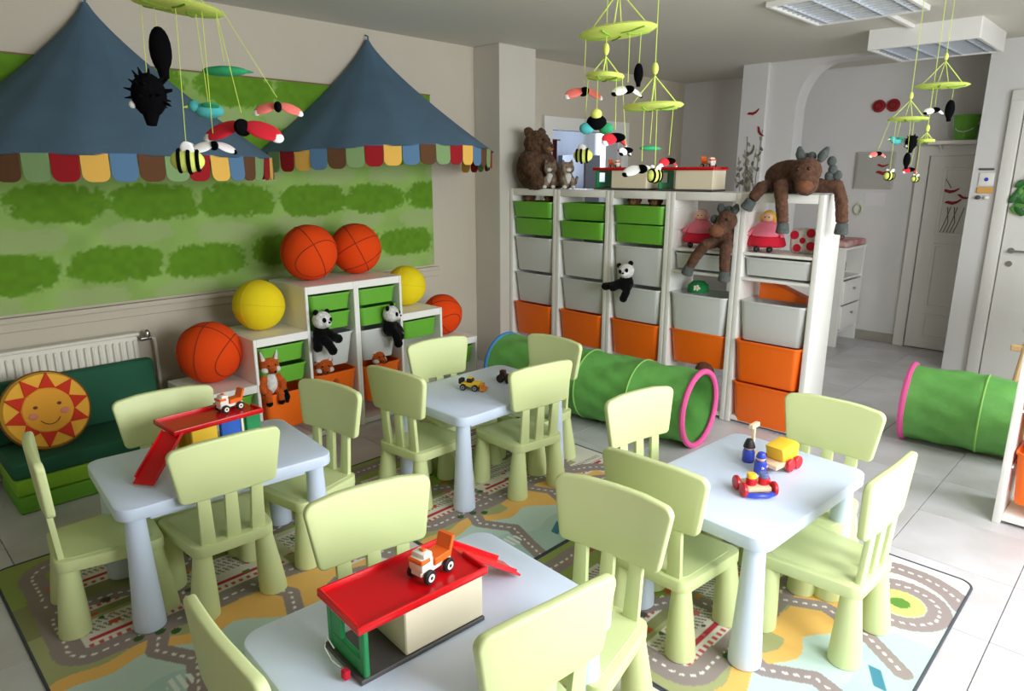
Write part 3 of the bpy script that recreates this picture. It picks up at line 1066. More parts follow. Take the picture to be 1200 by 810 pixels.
panda('plush panda hanging over the frosted bin, looking sideways, nearer the yellow ball', (2.00, 3.535, .60), R(12),
      [[(.02, -.02, .06), (.05, -.045, .03), (.085, -.045, .01)], [(-.02, -.02, .04), (0, -.05, 0), (.03, -.055, -.05)], [(-.03, 0, .03), (-.05, -.02, -.02)]], .1)
panda('plush panda hanging over the frosted bin with one arm towards the small yellow ball', (2.485, 3.535, .565), R(35),
      [[(.03, -.02, .06), (.08, -.03, .02), (.13, -.02, -.01)], [(-.02, -.02, .04), (-.02, -.05, 0), (-.005, -.055, -.055)], [(.02, -.02, .03), (.045, -.05, -.02)]], -.05)
panda('plush panda leaning out of the frosted bin in the tall shelf', (3.915, 2.735, .775), R(-75),
      [[(-.02, -.02, .06), (-.08, -.03, .03), (-.14, -.03, .02)], [(.02, -.02, .04), (.02, -.05, -.01), (.005, -.055, -.05)], [(-.03, -.02, .04), (-.075, -.05, .02)]], -.25)

def fox(label, loc, rz, lying=False):
    t = thing('plush_fox', label, 'plush fox', loc, rz, 'plush foxes')
    g = G().sphere((0, 0, .07), (.05, .042, .075))
    for s in (-1, 1):
        g.tube([(s * .035, -.015, .115), (s * .062, -.035, .07), (s * .055, -.05, .03)], [.02, .018, .017], 10)
        g.tube([(s * .025, -.02, .03), (s * .035, -.055, .01), (s * .035, -.06, -.03)], [.022, .02, .018], 10)
    obj('body', remeshed('body', g, F_RUST, .006, .004), None, t)
    obj('belly', G().sphere((0, -.022, .075), (.034, .032, .064), 16, 12), F_WHITE, t)
    obj('tail', G().tube([(.04, .0, .04), (.07, -.03, .02), (.075, -.05, -.02), (.07, -.055, -.05)], [.014, .018, .017, .008], 10), F_BLACK, t)
    h = obj('head', remeshed('head', G().sphere((0, 0, 0), (.055, .045, .046)).cone((0, -.02, -.01), (0, -.085, -.02), .034, .010, 14), F_RUST, .005, .003), None, t, loc=(0, -.012, .175))
    for s in (-1, 1):
        obj('ear', G().cone((s * .036, 0, .03), (s * .048, .002, .085), .021, .003, 12), F_RUST, h)
        obj('ear_lining', G().cone((s * .036, -.010, .035), (s * .047, -.006, .088), .013, .003, 10), F_WHITE, h)
        obj('cheek', G().sphere((s * .032, -.022, -.018), (.024, .026, .018), 12, 8), F_WHITE, h)
        obj('eye', G().sphere((s * .02, -.045, .010), .0055, 10, 8), EYE, h)
        obj('paw', G().sphere((s * .035, -.062, -.034), (.02, .02, .018), 12, 8), F_BLACK, t)
    obj('nose', G().sphere((0, -.087, -.018), .008, 10, 8), EYE, h)
    return t
fox('plush fox sitting upright in the orange bin of the middle step', (1.69, 3.60, .335), R(-5))
fox('plush fox in the orange bin below the panda looking sideways', (2.045, 3.62, .255), R(-15))
fox('plush fox half hidden behind chairs in the orange bin below the other panda', (2.43, 3.63, .235), R(10))

# brown bear and kittens on the tall shelf
t = thing('plush_bear', 'big dark brown plush bear sitting on the tall shelf by the pillar', 'plush bear', (4.075, 3.765, 1.451), R(2))
t.scale = (1.12, 1.12, 1.12)
g = G().sphere((0, 0, .13), (.125, .11, .14)).sphere((0, -.03, .30), (.088, .085, .085)).sphere((0, -.115, .275), (.045, .045, .038))
for s in (-1, 1):
    g.tube([(s * .09, -.02, .22), (s * .13, -.07, .14), (s * .10, -.12, .07)], [.045, .042, .04], 12)
    g.tube([(s * .07, -.03, .05), (s * .10, -.13, .045), (s * .10, -.16, .05)], [.055, .05, .045], 12)
    g.sphere((s * .07, -.01, .375), (.032, .02, .032))
obj('body', remeshed('body', g, F_BROWN, .010, .010), None, t)
obj('muzzle', G().sphere((0, -.135, .268), (.034, .03, .026), 14, 10), fur('tan_fur', (150, 116, 80)), t)
obj('nose', G().sphere((0, -.164, .278), (.014, .01, .010), 10, 8), EYE, t)
for s in (-1, 1):
    obj('eye', G().sphere((s * .034, -.108, .325), .009, 10, 8), EYE, t)
def kitten(label, loc, rz):
    t = thing('plush_kitten', label, 'plush cat', loc, rz, 'plush kittens on the tall shelf')
    g = G().sphere((0, 0, .065), (.05, .05, .065)).sphere((0, -.015, .15), (.05, .046, .044))
    for s in (-1, 1):
        g.tube([(s * .03, -.03, .08), (s * .032, -.055, .02)], [.02, .018], 10)
        g.cone((s * .03, -.01, .18), (s * .036, -.01, .215), .016, .003, 10)
    g.tube([(.03, .03, .03), (.075, .03, .04), (.09, .03, .09)], [.014, .012, .010], 8)
    obj('body', remeshed('body', g, F_TABBY, .006, .004), None, t)
    obj('bib', G().sphere((0, -.032, .075), (.03, .026, .045), 14, 10), F_WHITE, t)
    obj('muzzle', G().sphere((0, -.055, .14), (.02, .014, .015), 12, 8), F_WHITE, t)
    for s in (-1, 1):
        obj('paw', G().sphere((s * .033, -.062, .014), (.018, .022, .014), 12, 8), F_WHITE, t)
        obj('eye', G().sphere((s * .02, -.057, .158), .005, 8, 6), EYE, t)
kitten('tabby plush kitten right beside the big brown bear', (4.06, 3.575, 1.451), R(-60))
kitten('tabby plush kitten further from the bear, beside the toy garage', (4.07, 3.42, 1.451), R(-35))

# donkeys
def donkey(label, name, skin, head_c, muzzle, ears, mane, hooves, eyes, voxel=.008):
    t = thing(name, label, 'plush donkey', (0, 0, 0), 0)
    obj('body', remeshed('body', skin, F_DONK, voxel, .005), None, t)
    obj('muzzle', G().sphere(muzzle, (.045, .05, .04), 16, 12), fur('donkey_muzzle_fur', (128, 84, 62)), t)
    for p, q in ears:
        p, q = Vector(p), Vector(q)
        e = obj('ear', remeshed('ear', G().tube([p, (p + q) / 2, q], [.016, .026, .010], 12), F_GREY, .005, .002), None, t)
    for c in mane:
        obj('mane_tuft', G().sphere(c, (.024, .026, .028), 10, 8), F_GREY, t)
    for c, d in hooves:
        c, d = Vector(c), Vector(d)
        obj('hoof', G().cone(c - d * .028, c + d * .035, .032, .038, 14, .006), F_GREY, t)
    for c in eyes:
        obj('eye', G().sphere(c, .009, 10, 8), EYE, t)
    return t
g = G().sphere((4.10, 1.73, 1.545), (.10, .15, .095)).sphere((3.945, 1.575, 1.575), (.07, .075, .075)).sphere((3.925, 1.565, 1.515), (.058, .062, .07)).tube([(4.05, 1.66, 1.56), (3.95, 1.58, 1.58)], .055, 12)
g.tube([(4.02, 1.72, 1.50), (3.93, 1.71, 1.50), (3.915, 1.69, 1.40), (3.912, 1.67, 1.29)], [.04, .038, .032, .03], 12)
g.tube([(4.03, 1.84, 1.49), (3.94, 1.83, 1.485), (3.925, 1.87, 1.42)], [.036, .034, .03], 12)
g.tube([(4.02, 1.58, 1.50), (4.03, 1.43, 1.495), (4.02, 1.40, 1.42), (4.02, 1.385, 1.30)], [.04, .036, .032, .03], 12)
g.tube([(4.14, 1.84, 1.50), (4.2, 1.87, 1.485)], [.036, .03], 12)
donkey('brown plush donkey lying on the top of the end frame, legs hanging down', 'plush_donkey', g, None, (3.90, 1.56, 1.50),
       [((3.96, 1.62, 1.63), (3.98, 1.645, 1.71)), ((3.96, 1.52, 1.63), (3.99, 1.49, 1.705))],
       [(3.99, 1.575, 1.655), (3.99, 1.52, 1.655), (4.02, 1.475, 1.63), (4.02, 1.465, 1.585), (4.03, 1.44, 1.555), (4.02, 1.48, 1.55), (4.0, 1.61, 1.65)],
       [((3.912, 1.668, 1.265), (0, 0, -1)), ((3.918, 1.885, 1.39), (0, .5, -.86)), ((4.02, 1.383, 1.27), (0, 0, -1)), ((4.215, 1.885, 1.485), (.7, .7, 0))],
       [(3.880, 1.60, 1.59), (3.880, 1.54, 1.59)])
g = G().sphere((4.02, 2.07, 1.185), (.075, .085, .085)).sphere((3.94, 2.03, 1.285), (.055, .06, .06)).sphere((3.905, 2.055, 1.235), (.04, .045, .045)).tube([(4.0, 2.06, 1.22), (3.95, 2.04, 1.28)], .045, 12)
g.tube([(3.98, 2.11, 1.15), (3.915, 2.15, 1.13), (3.91, 2.21, 1.05), (3.91, 2.245, .985)], [.035, .034, .03, .027], 12)
g.tube([(3.98, 2.03, 1.14), (3.915, 2.01, 1.12), (3.91, 2.01, 1.04), (3.91, 2.005, .975)], [.035, .034, .03, .027], 12)
donkey('brown plush donkey sitting in the tall shelf with its legs dangling over the trays', 'plush_donkey', g, None, (3.885, 2.065, 1.225),
       [((3.96, 2.075, 1.325), (3.975, 2.10, 1.385)), ((3.96, 2.0, 1.325), (3.98, 1.985, 1.385))],
       [(3.975, 2.04, 1.345), (3.99, 2.01, 1.32), (4.0, 2.0, 1.28), (3.945, 2.115, 1.29)],
       [((3.91, 2.255, .965), (0, .3, -.95)), ((3.91, 2.004, .95), (0, 0, -1))],
       [(3.893, 2.05, 1.30), (3.888, 2.005, 1.295)], .007)

# ------------------------------------------------------------------ dolls and soft things in the tall shelf
SKIN = mat('doll_skin_cloth', (236, 190, 160), .9)
PINK = mat('pink_cloth', (232, 120, 140), .9, bump=.1, bscale=200)
CRIM = mat('crimson_cloth', (206, 20, 50), .9, bump=.1, bscale=200)
BLOND = mat('blond_yarn', (226, 176, 60), .95, bump=.3, bscale=200)
def doll(label, loc, rz, hair):
    t = thing('cloth_doll', label, 'doll', loc, rz, 'cloth dolls')
    obj('skirt', G().lathe([(0, .03), (.10, .03), (.112, .045), (.10, .085), (.085, .10), (0, .10)], 28).warp(lambda c: Vector((c.x * (1 + .05 * math.cos(9 * math.atan2(c.y, c.x))), c.y * .85, c.z))), CRIM, t)
    obj('bodice', remeshed('bodice', G().lathe([(0, .095), (.09, .095), (.085, .12), (.06, .165), (.03, .185), (0, .187)], 24), PINK, .006, 0), None, t)
    h = obj('head', G().sphere((0, -.005, .205), (.034, .032, .034), 18, 12), SKIN, t)
    obj('hair', remeshed('hair', G().sphere((0, .006, .216), (.038, .034, .032)).sphere((-.036, .0, .20), (.016, .016, .022)).sphere((.036, 0, .20), (.016, .016, .022)), hair, .005, .002), None, t)
    for s in (-1, 1):
        obj('arm', G().tube([(s * .045, -.01, .155), (s * .085, -.03, .12), (s * .10, -.05, .10)], [.014, .013, .012], 8), PINK, t)
        obj('foot', G().sphere((s * .038, -.075, .02), (.018, .03, .02), 12, 8), BLACK, t)
        obj('eye', G().sphere((s * .012, -.036, .208), .004, 8, 6), EYE, h)
doll('blond doll in a pink top and crimson skirt in the end frame', (4.085, 1.835, 1.101), R(-78), BLOND)
doll('doll with a faded pink bonnet and crimson skirt behind the sitting donkey', (4.115, 2.30, 1.091), R(-80), mat('faded_pink_cloth', (226, 176, 176), .9))
t = thing('spotted_cushion', 'white cushion with big red spots in the end frame beside the blond doll', 'cushion', (4.14, 1.62, 1.10), 0)
obj('cushion_cover', G().box((0, 0, .075), (.09, .17, .15), .035, 5), F_WHITE, t)
for y, z, r_ in ((.05, .11, .026), (-.045, .125, .026), (-.05, .05, .026), (.03, .035, .024), (.0, .08, .018)):
    obj('spot', G().cone((-.0465, y, z), (-.0435, y, z), r_, r_, 20), CRIM, t)
t = thing('felt_hat', 'green felt hat with a white flower on the frosted bin', 'hat', (4.08, 2.27, .80), R(-70))
obj('crown', G().lathe([(0, .075), (.04, .07), (.066, .045), (.072, .01), (.07, 0), (0, 0)], 28), mat('green_felt', (22, 128, 62), .95), t)
fl = obj('flower', G().sphere((0, -.066, .032), (.008, .006, .008), 10, 8), YEL, t)
for k in range(5):
    a = 2 * PI * k / 5
    obj('petal', G().sphere((.014 * math.cos(a), -.066, .032 + .014 * math.sin(a)), (.010, .005, .010), 10, 8), F_WHITE, fl)
# slanting orange box lid behind the tray in the end frame
tag(obj('orange_play_ramp', G().prism([(-.15, 0), (.15, 0), (.13, .03), (-.13, .125), (-.15, .125)], -.05, .05, .004, 2, M=FACE_NX), BIN_O, None, loc=(4.15, 1.71, .806)),
    'slanting orange plastic wedge lying on the frosted bin in the end frame', 'toy ramp')
# furry heads looking over the upper green bins
F_HEAD = fur('monkey_brown_fur', (112, 76, 58))
def monkey(label, loc):
    t = thing('plush_monkey', label, 'plush monkey', loc, R(-80), 'plush monkeys in the green bins')
    g = G().sphere((0, 0, .05), (.045, .04, .05)).sphere((0, 0, .10), (.042, .038, .04))
    obj('body', remeshed('body', g, F_HEAD, .006, .004), None, t)
    obj('face', G().sphere((0, -.026, .098), (.028, .018, .024), 14, 10), fur('tan_fur', (150, 116, 80)), t)
    for s in (-1, 1):
        obj('ear', G().sphere((s * .043, 0, .108), (.013, .008, .014), 10, 8), F_HEAD, t)
        obj('eye', G().sphere((s * .011, -.042, .106), .004, 8, 6), EYE, t)
monkey('plush monkey head over the green bin nearest the wall pillar', (4.07, 3.80, 1.275))
monkey('plush monkey head at the other end of the green bin below the kittens', (4.07, 3.585, 1.275))
monkey('plush monkey head over the middle green bin, nearer the bear', (4.07, 2.80, 1.275))
monkey('plush monkey head over the middle green bin, nearer the donkeys', (4.07, 2.63, 1.275))
t = thing('plush_mole', 'brown furry toy peeping out at the floor of the fourth frame behind the tunnel', 'plush toy', (4.02, 2.14, .046), R(-90))
obj('body', remeshed('body', G().sphere((0, 0, .12), (.08, .08, .12)).sphere((0, -.02, .25), (.06, .055, .055)).sphere((0, -.07, .24), (.025, .03, .022)), F_HEAD, .008, .005), None, t)
for s in (-1, 1):
    obj('ear', G().sphere((s * .05, 0, .295), (.018, .012, .018), 10, 8), F_HEAD, t)
    obj('eye', G().sphere((s * .022, -.065, .265), .006, 8, 6), EYE, t)

# ------------------------------------------------------------------ play tunnels
TUN = mat('green_tunnel_nylon', (106, 176, 84), .55, var=.15, vscale=10, bump=.25, bscale=30)
TUNL = mat('light_green_tunnel_band', (136, 194, 92), .6)
PINKH = mat('pink_hoop_binding', (232, 92, 158), .7)
BLUEH = mat('blue_hoop_binding', (60, 130, 190), .7)
def tunnel(label, a, b, r, nseg, endcol):
    a, b = Vector(a), Vector(b)
    L = (b - a).length
    t = thing('play_tunnel', label, 'play tunnel', ((a.x + b.x) / 2, (a.y + b.y) / 2, r + .004), math.atan2(b.y - a.y, b.x - a.x), 'green play tunnels')
    sl = L / nseg
    for k in range(nseg):
        x0 = -L / 2 + sl * k
        rnd = random.Random(k + int(L * 10))
        ph = rnd.uniform(0, 6)
        def pt(i, j, d=0.0):
            f = j / 10
            an = 2 * PI * i / 48
            tw = .022 * f
            dip = 4 * f * (1 - f)
            rr = r - d - dip * (.012 + .010 * math.sin(an * 5 + f * 5 + ph) + .006 * math.sin(an * 11 - f * 7 + ph))
            return Vector((x0 + sl * f, rr * math.cos(an), rr * math.sin(an)))
        obj('fabric_section', G().grid(lambda i, j: pt(i, j), 48, 11, True).grid(lambda i, j: pt(47 - i, j, .003), 48, 11, True), TUN, t, sharp=80)
    circ = lambda x, rr: [(x, rr * math.cos(2 * PI * k / 40), rr * math.sin(2 * PI * k / 40)) for k in range(40)]
    for k in range(1, nseg):
        obj('rib_band', G().tube(circ(-L / 2 + sl * k, r - .002), .007, 6, closed=True).warp(lambda c: c), TUNL, t)
    obj('end_hoop', G().tube(circ(-L / 2, r - .004), .017, 8, closed=True), PINKH, t)
    obj('end_hoop', G().tube(circ(L / 2, r - .004), .015, 8, closed=True), endcol, t)
    return t
tunnel('green play tunnel with a pink and a blue hoop in front of the tall shelf', (3.47, 1.87, 0), (3.36, 3.36, 0), .225, 4, BLUEH)
tunnel('green play tunnel lying by the hall entrance, behind the cut off frame', (4.50, 1.04, 0), (4.62, -.45, 0), .225, 4, PINKH)

# ------------------------------------------------------------------ toys on the tables
def wheel(t, c, r, wd, tyre, hub, axis='y'):
    d = Vector((0, wd / 2, 0)) if axis == 'y' else Vector((wd / 2, 0, 0))
    c = Vector(c)
    w_ = obj('wheel', G().cone(c - d, c + d, r, r, 24, min(.003, wd * .2)), tyre, t)
    if hub:
        obj('hub', G().cone(c - d * 1.12, c + d * 1.12, r * .58, r * .58, 18), hub, w_)
        obj('axle_cap', G().cone(c - d * 1.22, c + d * 1.22, r * .24, r * .24, 12), tyre, w_)
def truck(label, loc, rz, s=1.0):
    t = thing('toy_dump_truck', label, 'toy truck', loc, rz, 'white and orange toy trucks')
    t.scale = (s, s, s)
    WH = mat('white_toy_plastic', (240, 232, 222), .35)
    obj('chassis', G().box((0, 0, .026), (.105, .036, .014), .003, 1), WH, t)
    obj('cab', G().box((-.034, 0, .048), (.040, .046, .034), .006, 2).box((-.03, 0, .068), (.03, .042, .016), .005, 2), WH, t)
    obj('windscreen', G().box((-.040, 0, .058), (.032, .048, .012), .003, 1), ORT, t)
    obj('beacon', G().box((-.028, 0, .078), (.012, .016, .006), .002, 1), ORT, t)
    g = G().prism([(-.010, .034), (.045, .034), (.062, .084), (.052, .084), (.040, .052), (-.010, .052)], -.024, .024, .002, 1, M=STAND)
    obj('dump_bucket', g, ORT, t)
    for x in (-.034, .032):
        for y in (-.027, .027):
            wheel(t, (x, y, .0175), .0175, .012, BLACK, WH)
    return t
def garage(label, loc, rz, style, ramp_side=1, ramp_dir=0):
    t = thing('toy_garage', label, 'toy garage', loc, rz, 'wooden toy garages')
    Lx, W_ = .345, .185
    obj('base_plate', G().box((0, 0, .006), (Lx, W_ - .01, .012), .002, 1), DGREY, t)
    g = G().box((0, 0, .137), (Lx + .01, W_ + .008, .008), .002, 1)
    for s in (-1, 1):
        g.box((0, s * (W_ / 2), .143), (Lx + .01, .008, .02), .003, 2)
    g.box((-Lx / 2, 0, .143), (.008, W_ + .008, .02), .003, 2)
    g.box((Lx / 2, -.05, .143), (.008, W_ / 2, .02), .003, 2)
    obj('red_deck', g, RED, t)
    if style in ('box', 'shelf'):
        obj('wall_box', G().box((.058, 0, .0725), (.225, .165, .121), .003, 1), CREAM, t)
        fr = G()
        for y in (-.075, .075):
            fr.box((-.155, y, .0725), (.014, .022, .121), .003, 1)
        fr.box((-.155, 0, .125), (.014, .13, .016), .002, 1).box((-.155, 0, .032), (.014, .13, .04), .003, 1).box((-.155, .045, .07), (.012, .05, .10), .003, 1)
        obj('green_frame', fr, GREENT, t)
    else:
        obj('yellow_wall', G().box((-.06, -.07, .0725), (.10, .02, .121), .003, 1), YEL, t)
        obj('blue_wall', G().box((.045, -.07, .0725), (.08, .022, .121), .003, 1), mat('mid_blue_toy_paint', (30, 92, 190), .4), t)
        obj('white_post', G().box((.092, -.07, .0725), (.010, .024, .121), .002, 1), CREAM, t)
        for y in (-.07, .06):
            obj('green_panel', G().box((.14, y, .0725), (.06, .02, .121), .003, 1), GREENT, t)
        obj('yellow_wall', G().box((-.06, .07, .0725), (.10, .02, .121), .003, 1), YEL, t)
    return t
def ramp(t, p0, p1, wd):
    p0, p1 = Vector(p0), Vector(p1)
    d = p1 - p0
    L = d.length
    q = Matrix.Translation((p0 + p1) / 2) @ d.to_track_quat('X', 'Z').to_matrix().to_4x4()
    g = G().box((0, 0, 0), (L, wd, .006), .002, 1, M=q)
    for s in (-1, 1):
        g.box((-.012, s * wd / 2, .006), (L - .024, .006, .014), .002, 1, M=q)
    obj('ramp', g, RED, t)
TZ = .487
t = garage('red roofed toy garage with cream wall box and green frame on the nearest table', (.843, 1.185, TZ), R(-4), 'box')
ramp(t, (.172, .045, .140), (.365, .03, .008), .085)
obj('tow_string', G().tube([(-.175, .03, .03), (-.185, .045, .06), (-.195, .035, .04), (-.192, .01, .02), (-.185, -.02, .015)], .0016, 6), mat('white_cord', (225, 225, 220), .8), t)
obj('red_magnet', G().box((-.187, -.045, .015), (.016, .02, .022), .003, 1), CRIM, t)
truck('white and orange toy truck with black wheels on the nearest toy garage', (.908, 1.165, TZ + .142), R(8), 1.0)
t = garage('red toy ramp deck on yellow and blue walls at the table by the bench', (.985, 2.655, TZ), R(3), 'open')
ramp(t, (-.165, -.055, .137), (-.325, -.15, .010), .085)
truck('small white and orange toy truck on the red ramp deck', (1.075, 2.67, TZ + .142), R(8), .95)

# yellow toy car and its dark companion
t = thing('toy_loader', 'yellow toy loader car with black wheels on the table by the stepped shelf', 'toy car', (2.245, 2.50, TZ), R(-62))
obj('body', remeshed('body', G().box((0, 0, .028), (.10, .045, .022), .006, 2).box((.03, 0, .036), (.045, .04, .02), .006, 2), YEL, .003, 0), None, t)
obj('cab', G().box((-.004, 0, .048), (.034, .038, .024), .008, 3), BLACK, t)
obj('cab_roof', G().box((-.006, 0, .062), (.026, .03, .005), .002, 1), YEL, t)
obj('loader_bucket', G().prism([(.055, .004), (.082, .006), (.078, .012), (.064, .014), (.062, .034), (.055, .034)], -.032, .032, .001, 1, M=STAND), mat('amber_toy_plastic', (240, 150, 30), .35), t)
obj('rear_engine', G().box((-.052, 0, .042), (.024, .036, .028), .004, 2), BLACK, t)
for x in (-.034, .03):
    for y in (-.030, .030):
        wheel(t, (x, y, .017), .017, .014, BLACK, CHROME)
t = thing('toy_tractor', 'small dark brown toy tractor behind the chair back on the yellow car table', 'toy car', (2.46, 2.465, TZ), R(-70))
DB = mat('dark_brown_toy_paint', (70, 36, 34), .4)
obj('body', G().box((0, 0, .03), (.07, .034, .026), .005, 2).box((-.016, 0, .052), (.03, .03, .024), .005, 2), DB, t)
for x, r_ in ((-.02, .022), (.026, .016)):
    for y in (-.026, .026):
        wheel(t, (x, y, r_), r_, .014, BLACK, DB)

# wooden train on the right-hand table
t = thing('toy_train_engine', 'wooden toy cart with red wheels and a blue bumper on the train table', 'toy train', (2.155, .93, TZ), R(-130))
NAT = mat('natural_toy_wood', (238, 206, 170), .5)
obj('deck', G().box((0, 0, .026), (.085, .085, .016), .004, 2), NAT, t)
obj('bumper', G().tube([(.045, -.05, .012), (.060, -.02, .014), (.062, .02, .014), (.045, .05, .012)], .009, 8), TBLUE, t)
for y in (-.02, .024):
    obj('barrel', G().cone((.012, y, .034), (.012, y, .058), .018, .018, 20, .003), REDW, t)
    obj('barrel_top', G().cone((.012, y, .058), (.012, y, .076), .017, .017, 20, .003), YEL if y < 0 else mat('dusty_blue_toy_paint', (104, 116, 168), .4), t)
for x in (-.028, .032):
    for y in (-.054, .054):
        wheel(t, (x, y, .025), .025, .014, REDW, None)
t = thing('toy_train_wagon', 'yellow wooden toy wagon with red wheels coupled behind the cart', 'toy train', (2.41, .955, TZ), R(172))
obj('deck', G().box((0, 0, .03), (.16, .075, .018), .004, 2), NAT, t)
obj('tipper', G().prism([(-.07, .042), (.03, .042), (.05, .095), (-.05, .105), (-.07, .09)], -.036, .036, .005, 2, M=STAND), YEL, t)
obj('coupling', G().tube([(.075, 0, .028), (.115, .0, .028)], .005, 8), NAT, t)
for x in (-.05, .0):
    for y in (-.046, .046):
        wheel(t, (x, y, .025), .025, .014, REDW, None)
def peg(label, loc, body, cap, capm):
    t = thing('peg_figure', label, 'toy figure', loc, 0, 'peg figures on the train')
    t.scale = (1.2, 1.2, 1.2)
    obj('body', G().lathe([(0, 0), (.017, 0), (.019, .004), (.019, .034), (.016, .042), (0, .042)], 20), body, t)
    obj('head', G().sphere((0, 0, .05), (.014, .014, .014), 16, 10), SKIN, t)
    obj('cap', cap, capm, t)
peg('blue peg figure with a black hat standing behind the cart', (2.385, 1.065, TZ), TBLUE, G().lathe([(0, .078), (.010, .076), (.016, .062), (.019, .05), (.0, .05)], 18), BLACK)
peg('blue peg figure with a blue cap standing between cart and wagon', (2.315, .985, TZ), TBLUE, G().lathe([(0, .070), (.010, .068), (.015, .058), (.015, .052), (.0, .052)], 18), TBLUE)
t = thing('signal_post', 'small natural wood crane post standing beside the wagon', 'toy post', (2.47, 1.09, TZ))
obj('post', G().box((0, 0, .055), (.012, .012, .11), .002, 1), NAT, t)
obj('cross_beam', G().box((0, 0, .118), (.06, .02, .018), .003, 1), NAT, t)
obj('foot', G().box((0, 0, .004), (.05, .04, .008), .002, 1), NAT, t)

# toy garages on the tall shelf
garage('toy garage with red deck on the tall shelf, nearer the kittens', (4.12, 2.91, 1.452), R(-90), 'shelf').scale = (1.3, 1, 1)
truck('tiny toy truck on the shelf garage nearer the kittens', (4.12, 3.02, 1.595), R(80), .8)
garage('toy garage with red deck on the tall shelf, nearer the lying donkey', (4.12, 2.40, 1.452), R(-90), 'shelf').scale = (1.2, 1, 1)
truck('tiny toy truck on the shelf garage nearer the lying donkey', (4.12, 2.28, 1.595), R(70), .9)

# ------------------------------------------------------------------ hanging mobiles
VR = Vector((math.cos(R(45.5)), -math.sin(R(45.5)), 0))      # sideways direction along which each mobile is spread
VF = Vector((math.sin(R(45.5)), math.cos(R(45.5)), 0))
LEAF = mat('lime_felt', (204, 220, 104), .9)
LEAF2 = mat('leaf_green_felt', (120, 168, 40), .9)
M_RED = mat('red_felt', (206, 24, 44), .9)
M_PINK = mat('coral_felt', (240, 120, 110), .9)
M_TEAL = mat('teal_felt', (72, 168, 168), .9)
M_GREEN = mat('emerald_felt', (40, 150, 96), .9)
M_BLACK = mat('black_felt', (10, 10, 12), 1.0, spec=.05)
M_WHITE = mat('white_felt', (232, 230, 228), .9)
M_YEL = mat('lemon_felt', (214, 222, 110), .9)
def critter(t, kind, c, s, yaw=0.0):
    """one hanging felt animal, about s wide"""
    T = Matrix.Translation(c) @ Matrix.Rotation(yaw, 4, 'Z')
    P = lambda *p: T @ Vector((p[0] * s, p[1] * s, p[2] * s))
    def ell(p, r_, rot=None):
        m = T.to_3x3().to_4x4()
        if rot is not None:
            m = m @ rot
        return G().sphere(P(*p), tuple(q * s for q in r_), 16, 10, M=m)
    def wing(p, r_, ax, ang):
        return ell(p, r_, Matrix.Rotation(ang, 4, ax))
    if kind == 'hedgehog':
        b = ell((0, 0, 0), (.36, .30, .46))
        for k in range(30):
            a, e = random.uniform(0, 2 * PI), random.uniform(-.6, 1.2)
            d = Vector((math.cos(a) * math.cos(e), math.sin(a) * math.cos(e), math.sin(e)))
            b.cone(P(d.x * .3, d.y * .25, d.z * .4), P(d.x * .5, d.y * .42, d.z * .60), .05 * s, .01 * s, 6)
        o = obj('felt_hedgehog', b, M_BLACK, t)
        obj('snout', G().cone(P(0, 0, -.3), P(0, -.05, -.62), .20 * s, .10 * s, 12), M_BLACK, o)
        obj('cheek', ell((-.32, -.1, -.2), (.08, .06, .08)), M_WHITE, o)
    elif kind == 'raven':
        o = obj('felt_raven', ell((0, 0, 0), (.24, .22, .5)), M_BLACK, t)
        obj('tail', G().cone(P(0, 0, -.35), P(.02, 0, -.62), .14 * s, .10 * s, 10), M_BLACK, o)
    elif kind == 'bee':
        s *= .85
        o = obj('felt_bee', ell((0, 0, 0), (.5, .34, .36)), M_YEL, t)
        for x, r_ in ((-.22, .325), (.06, .365), (.30, .29)):
            ring = [P(x, r_ * .95 * math.cos(2 * PI * k / 20), r_ * math.sin(2 * PI * k / 20)) for k in range(20)]
            obj('stripe', G().tube(ring, .06 * s, 8, closed=True), M_BLACK, o)
        for sy in (-1, 1):
            obj('wing', wing((.05, sy * .2, .34), (.2, .05, .26), 'X', -.5 * sy), M_WHITE, o)
    elif kind in ('redmoth', 'coralmoth', 'whitemoth', 'tealmoth'):
        wm = {'redmoth': M_RED, 'coralmoth': M_PINK, 'whitemoth': M_WHITE, 'tealmoth': M_TEAL}[kind]
        o = obj('felt_moth', ell((0, 0, 0), (.09, .30, .12)), M_BLACK, t)
        for sx in (-1, 1):
            w_ = obj('wing', ell((sx * .28, 0, -.04), (.27, .17, .05), Matrix.Rotation(sx * .35, 4, 'Y') @ Matrix.Rotation(.7, 4, 'X')), wm, o)
            obj('wing_tip', ell((sx * .46, .0, -.13), (.10, .10, .05), Matrix.Rotation(sx * .5, 4, 'Y') @ Matrix.Rotation(.7, 4, 'X')), M_WHITE if kind != 'whitemoth' else M_BLACK, o)
    elif kind == 'leaf':
        o = obj('felt_leaf', ell((0, 0, 0), (.5, .2, .11)), M_GREEN, t)
        obj('leaf_tip', G().cone(P(.4, 0, 0), P(.62, 0, -.02), .05 * s, .01 * s, 8), M_GREEN, o)
    elif kind == 'bird':
        o = obj('felt_bird', ell((0, 0, 0), (.36, .2, .2)), M_TEAL, t)
        obj('head', ell((-.34, 0, .1), (.16, .14, .15)), M_TEAL, o)
        obj('beak', G().cone(P(-.46, 0, .09), P(-.62, 0, .06), .05 * s, .008 * s, 8), M_YEL, o)
        for sy in (-1, 1):
            obj('wing', wing((.04, sy * .2, .1), (.22, .2, .04), 'X', .4 * sy), M_GREEN, o)
    elif kind == 'ladybird':
        o = obj('felt_ladybird', ell((0, 0, 0), (.36, .3, .26)), M_BLACK, t)
        obj('head', ell((-.05, -.15, .26), (.2, .18, .18)), M_YEL, o)
        for sx in (-1, 1):
            obj('wing', ell((sx * .34, 0, -.2), (.26, .16, .2)), M_TEAL if sx < 0 else M_GREEN, o)
    return o
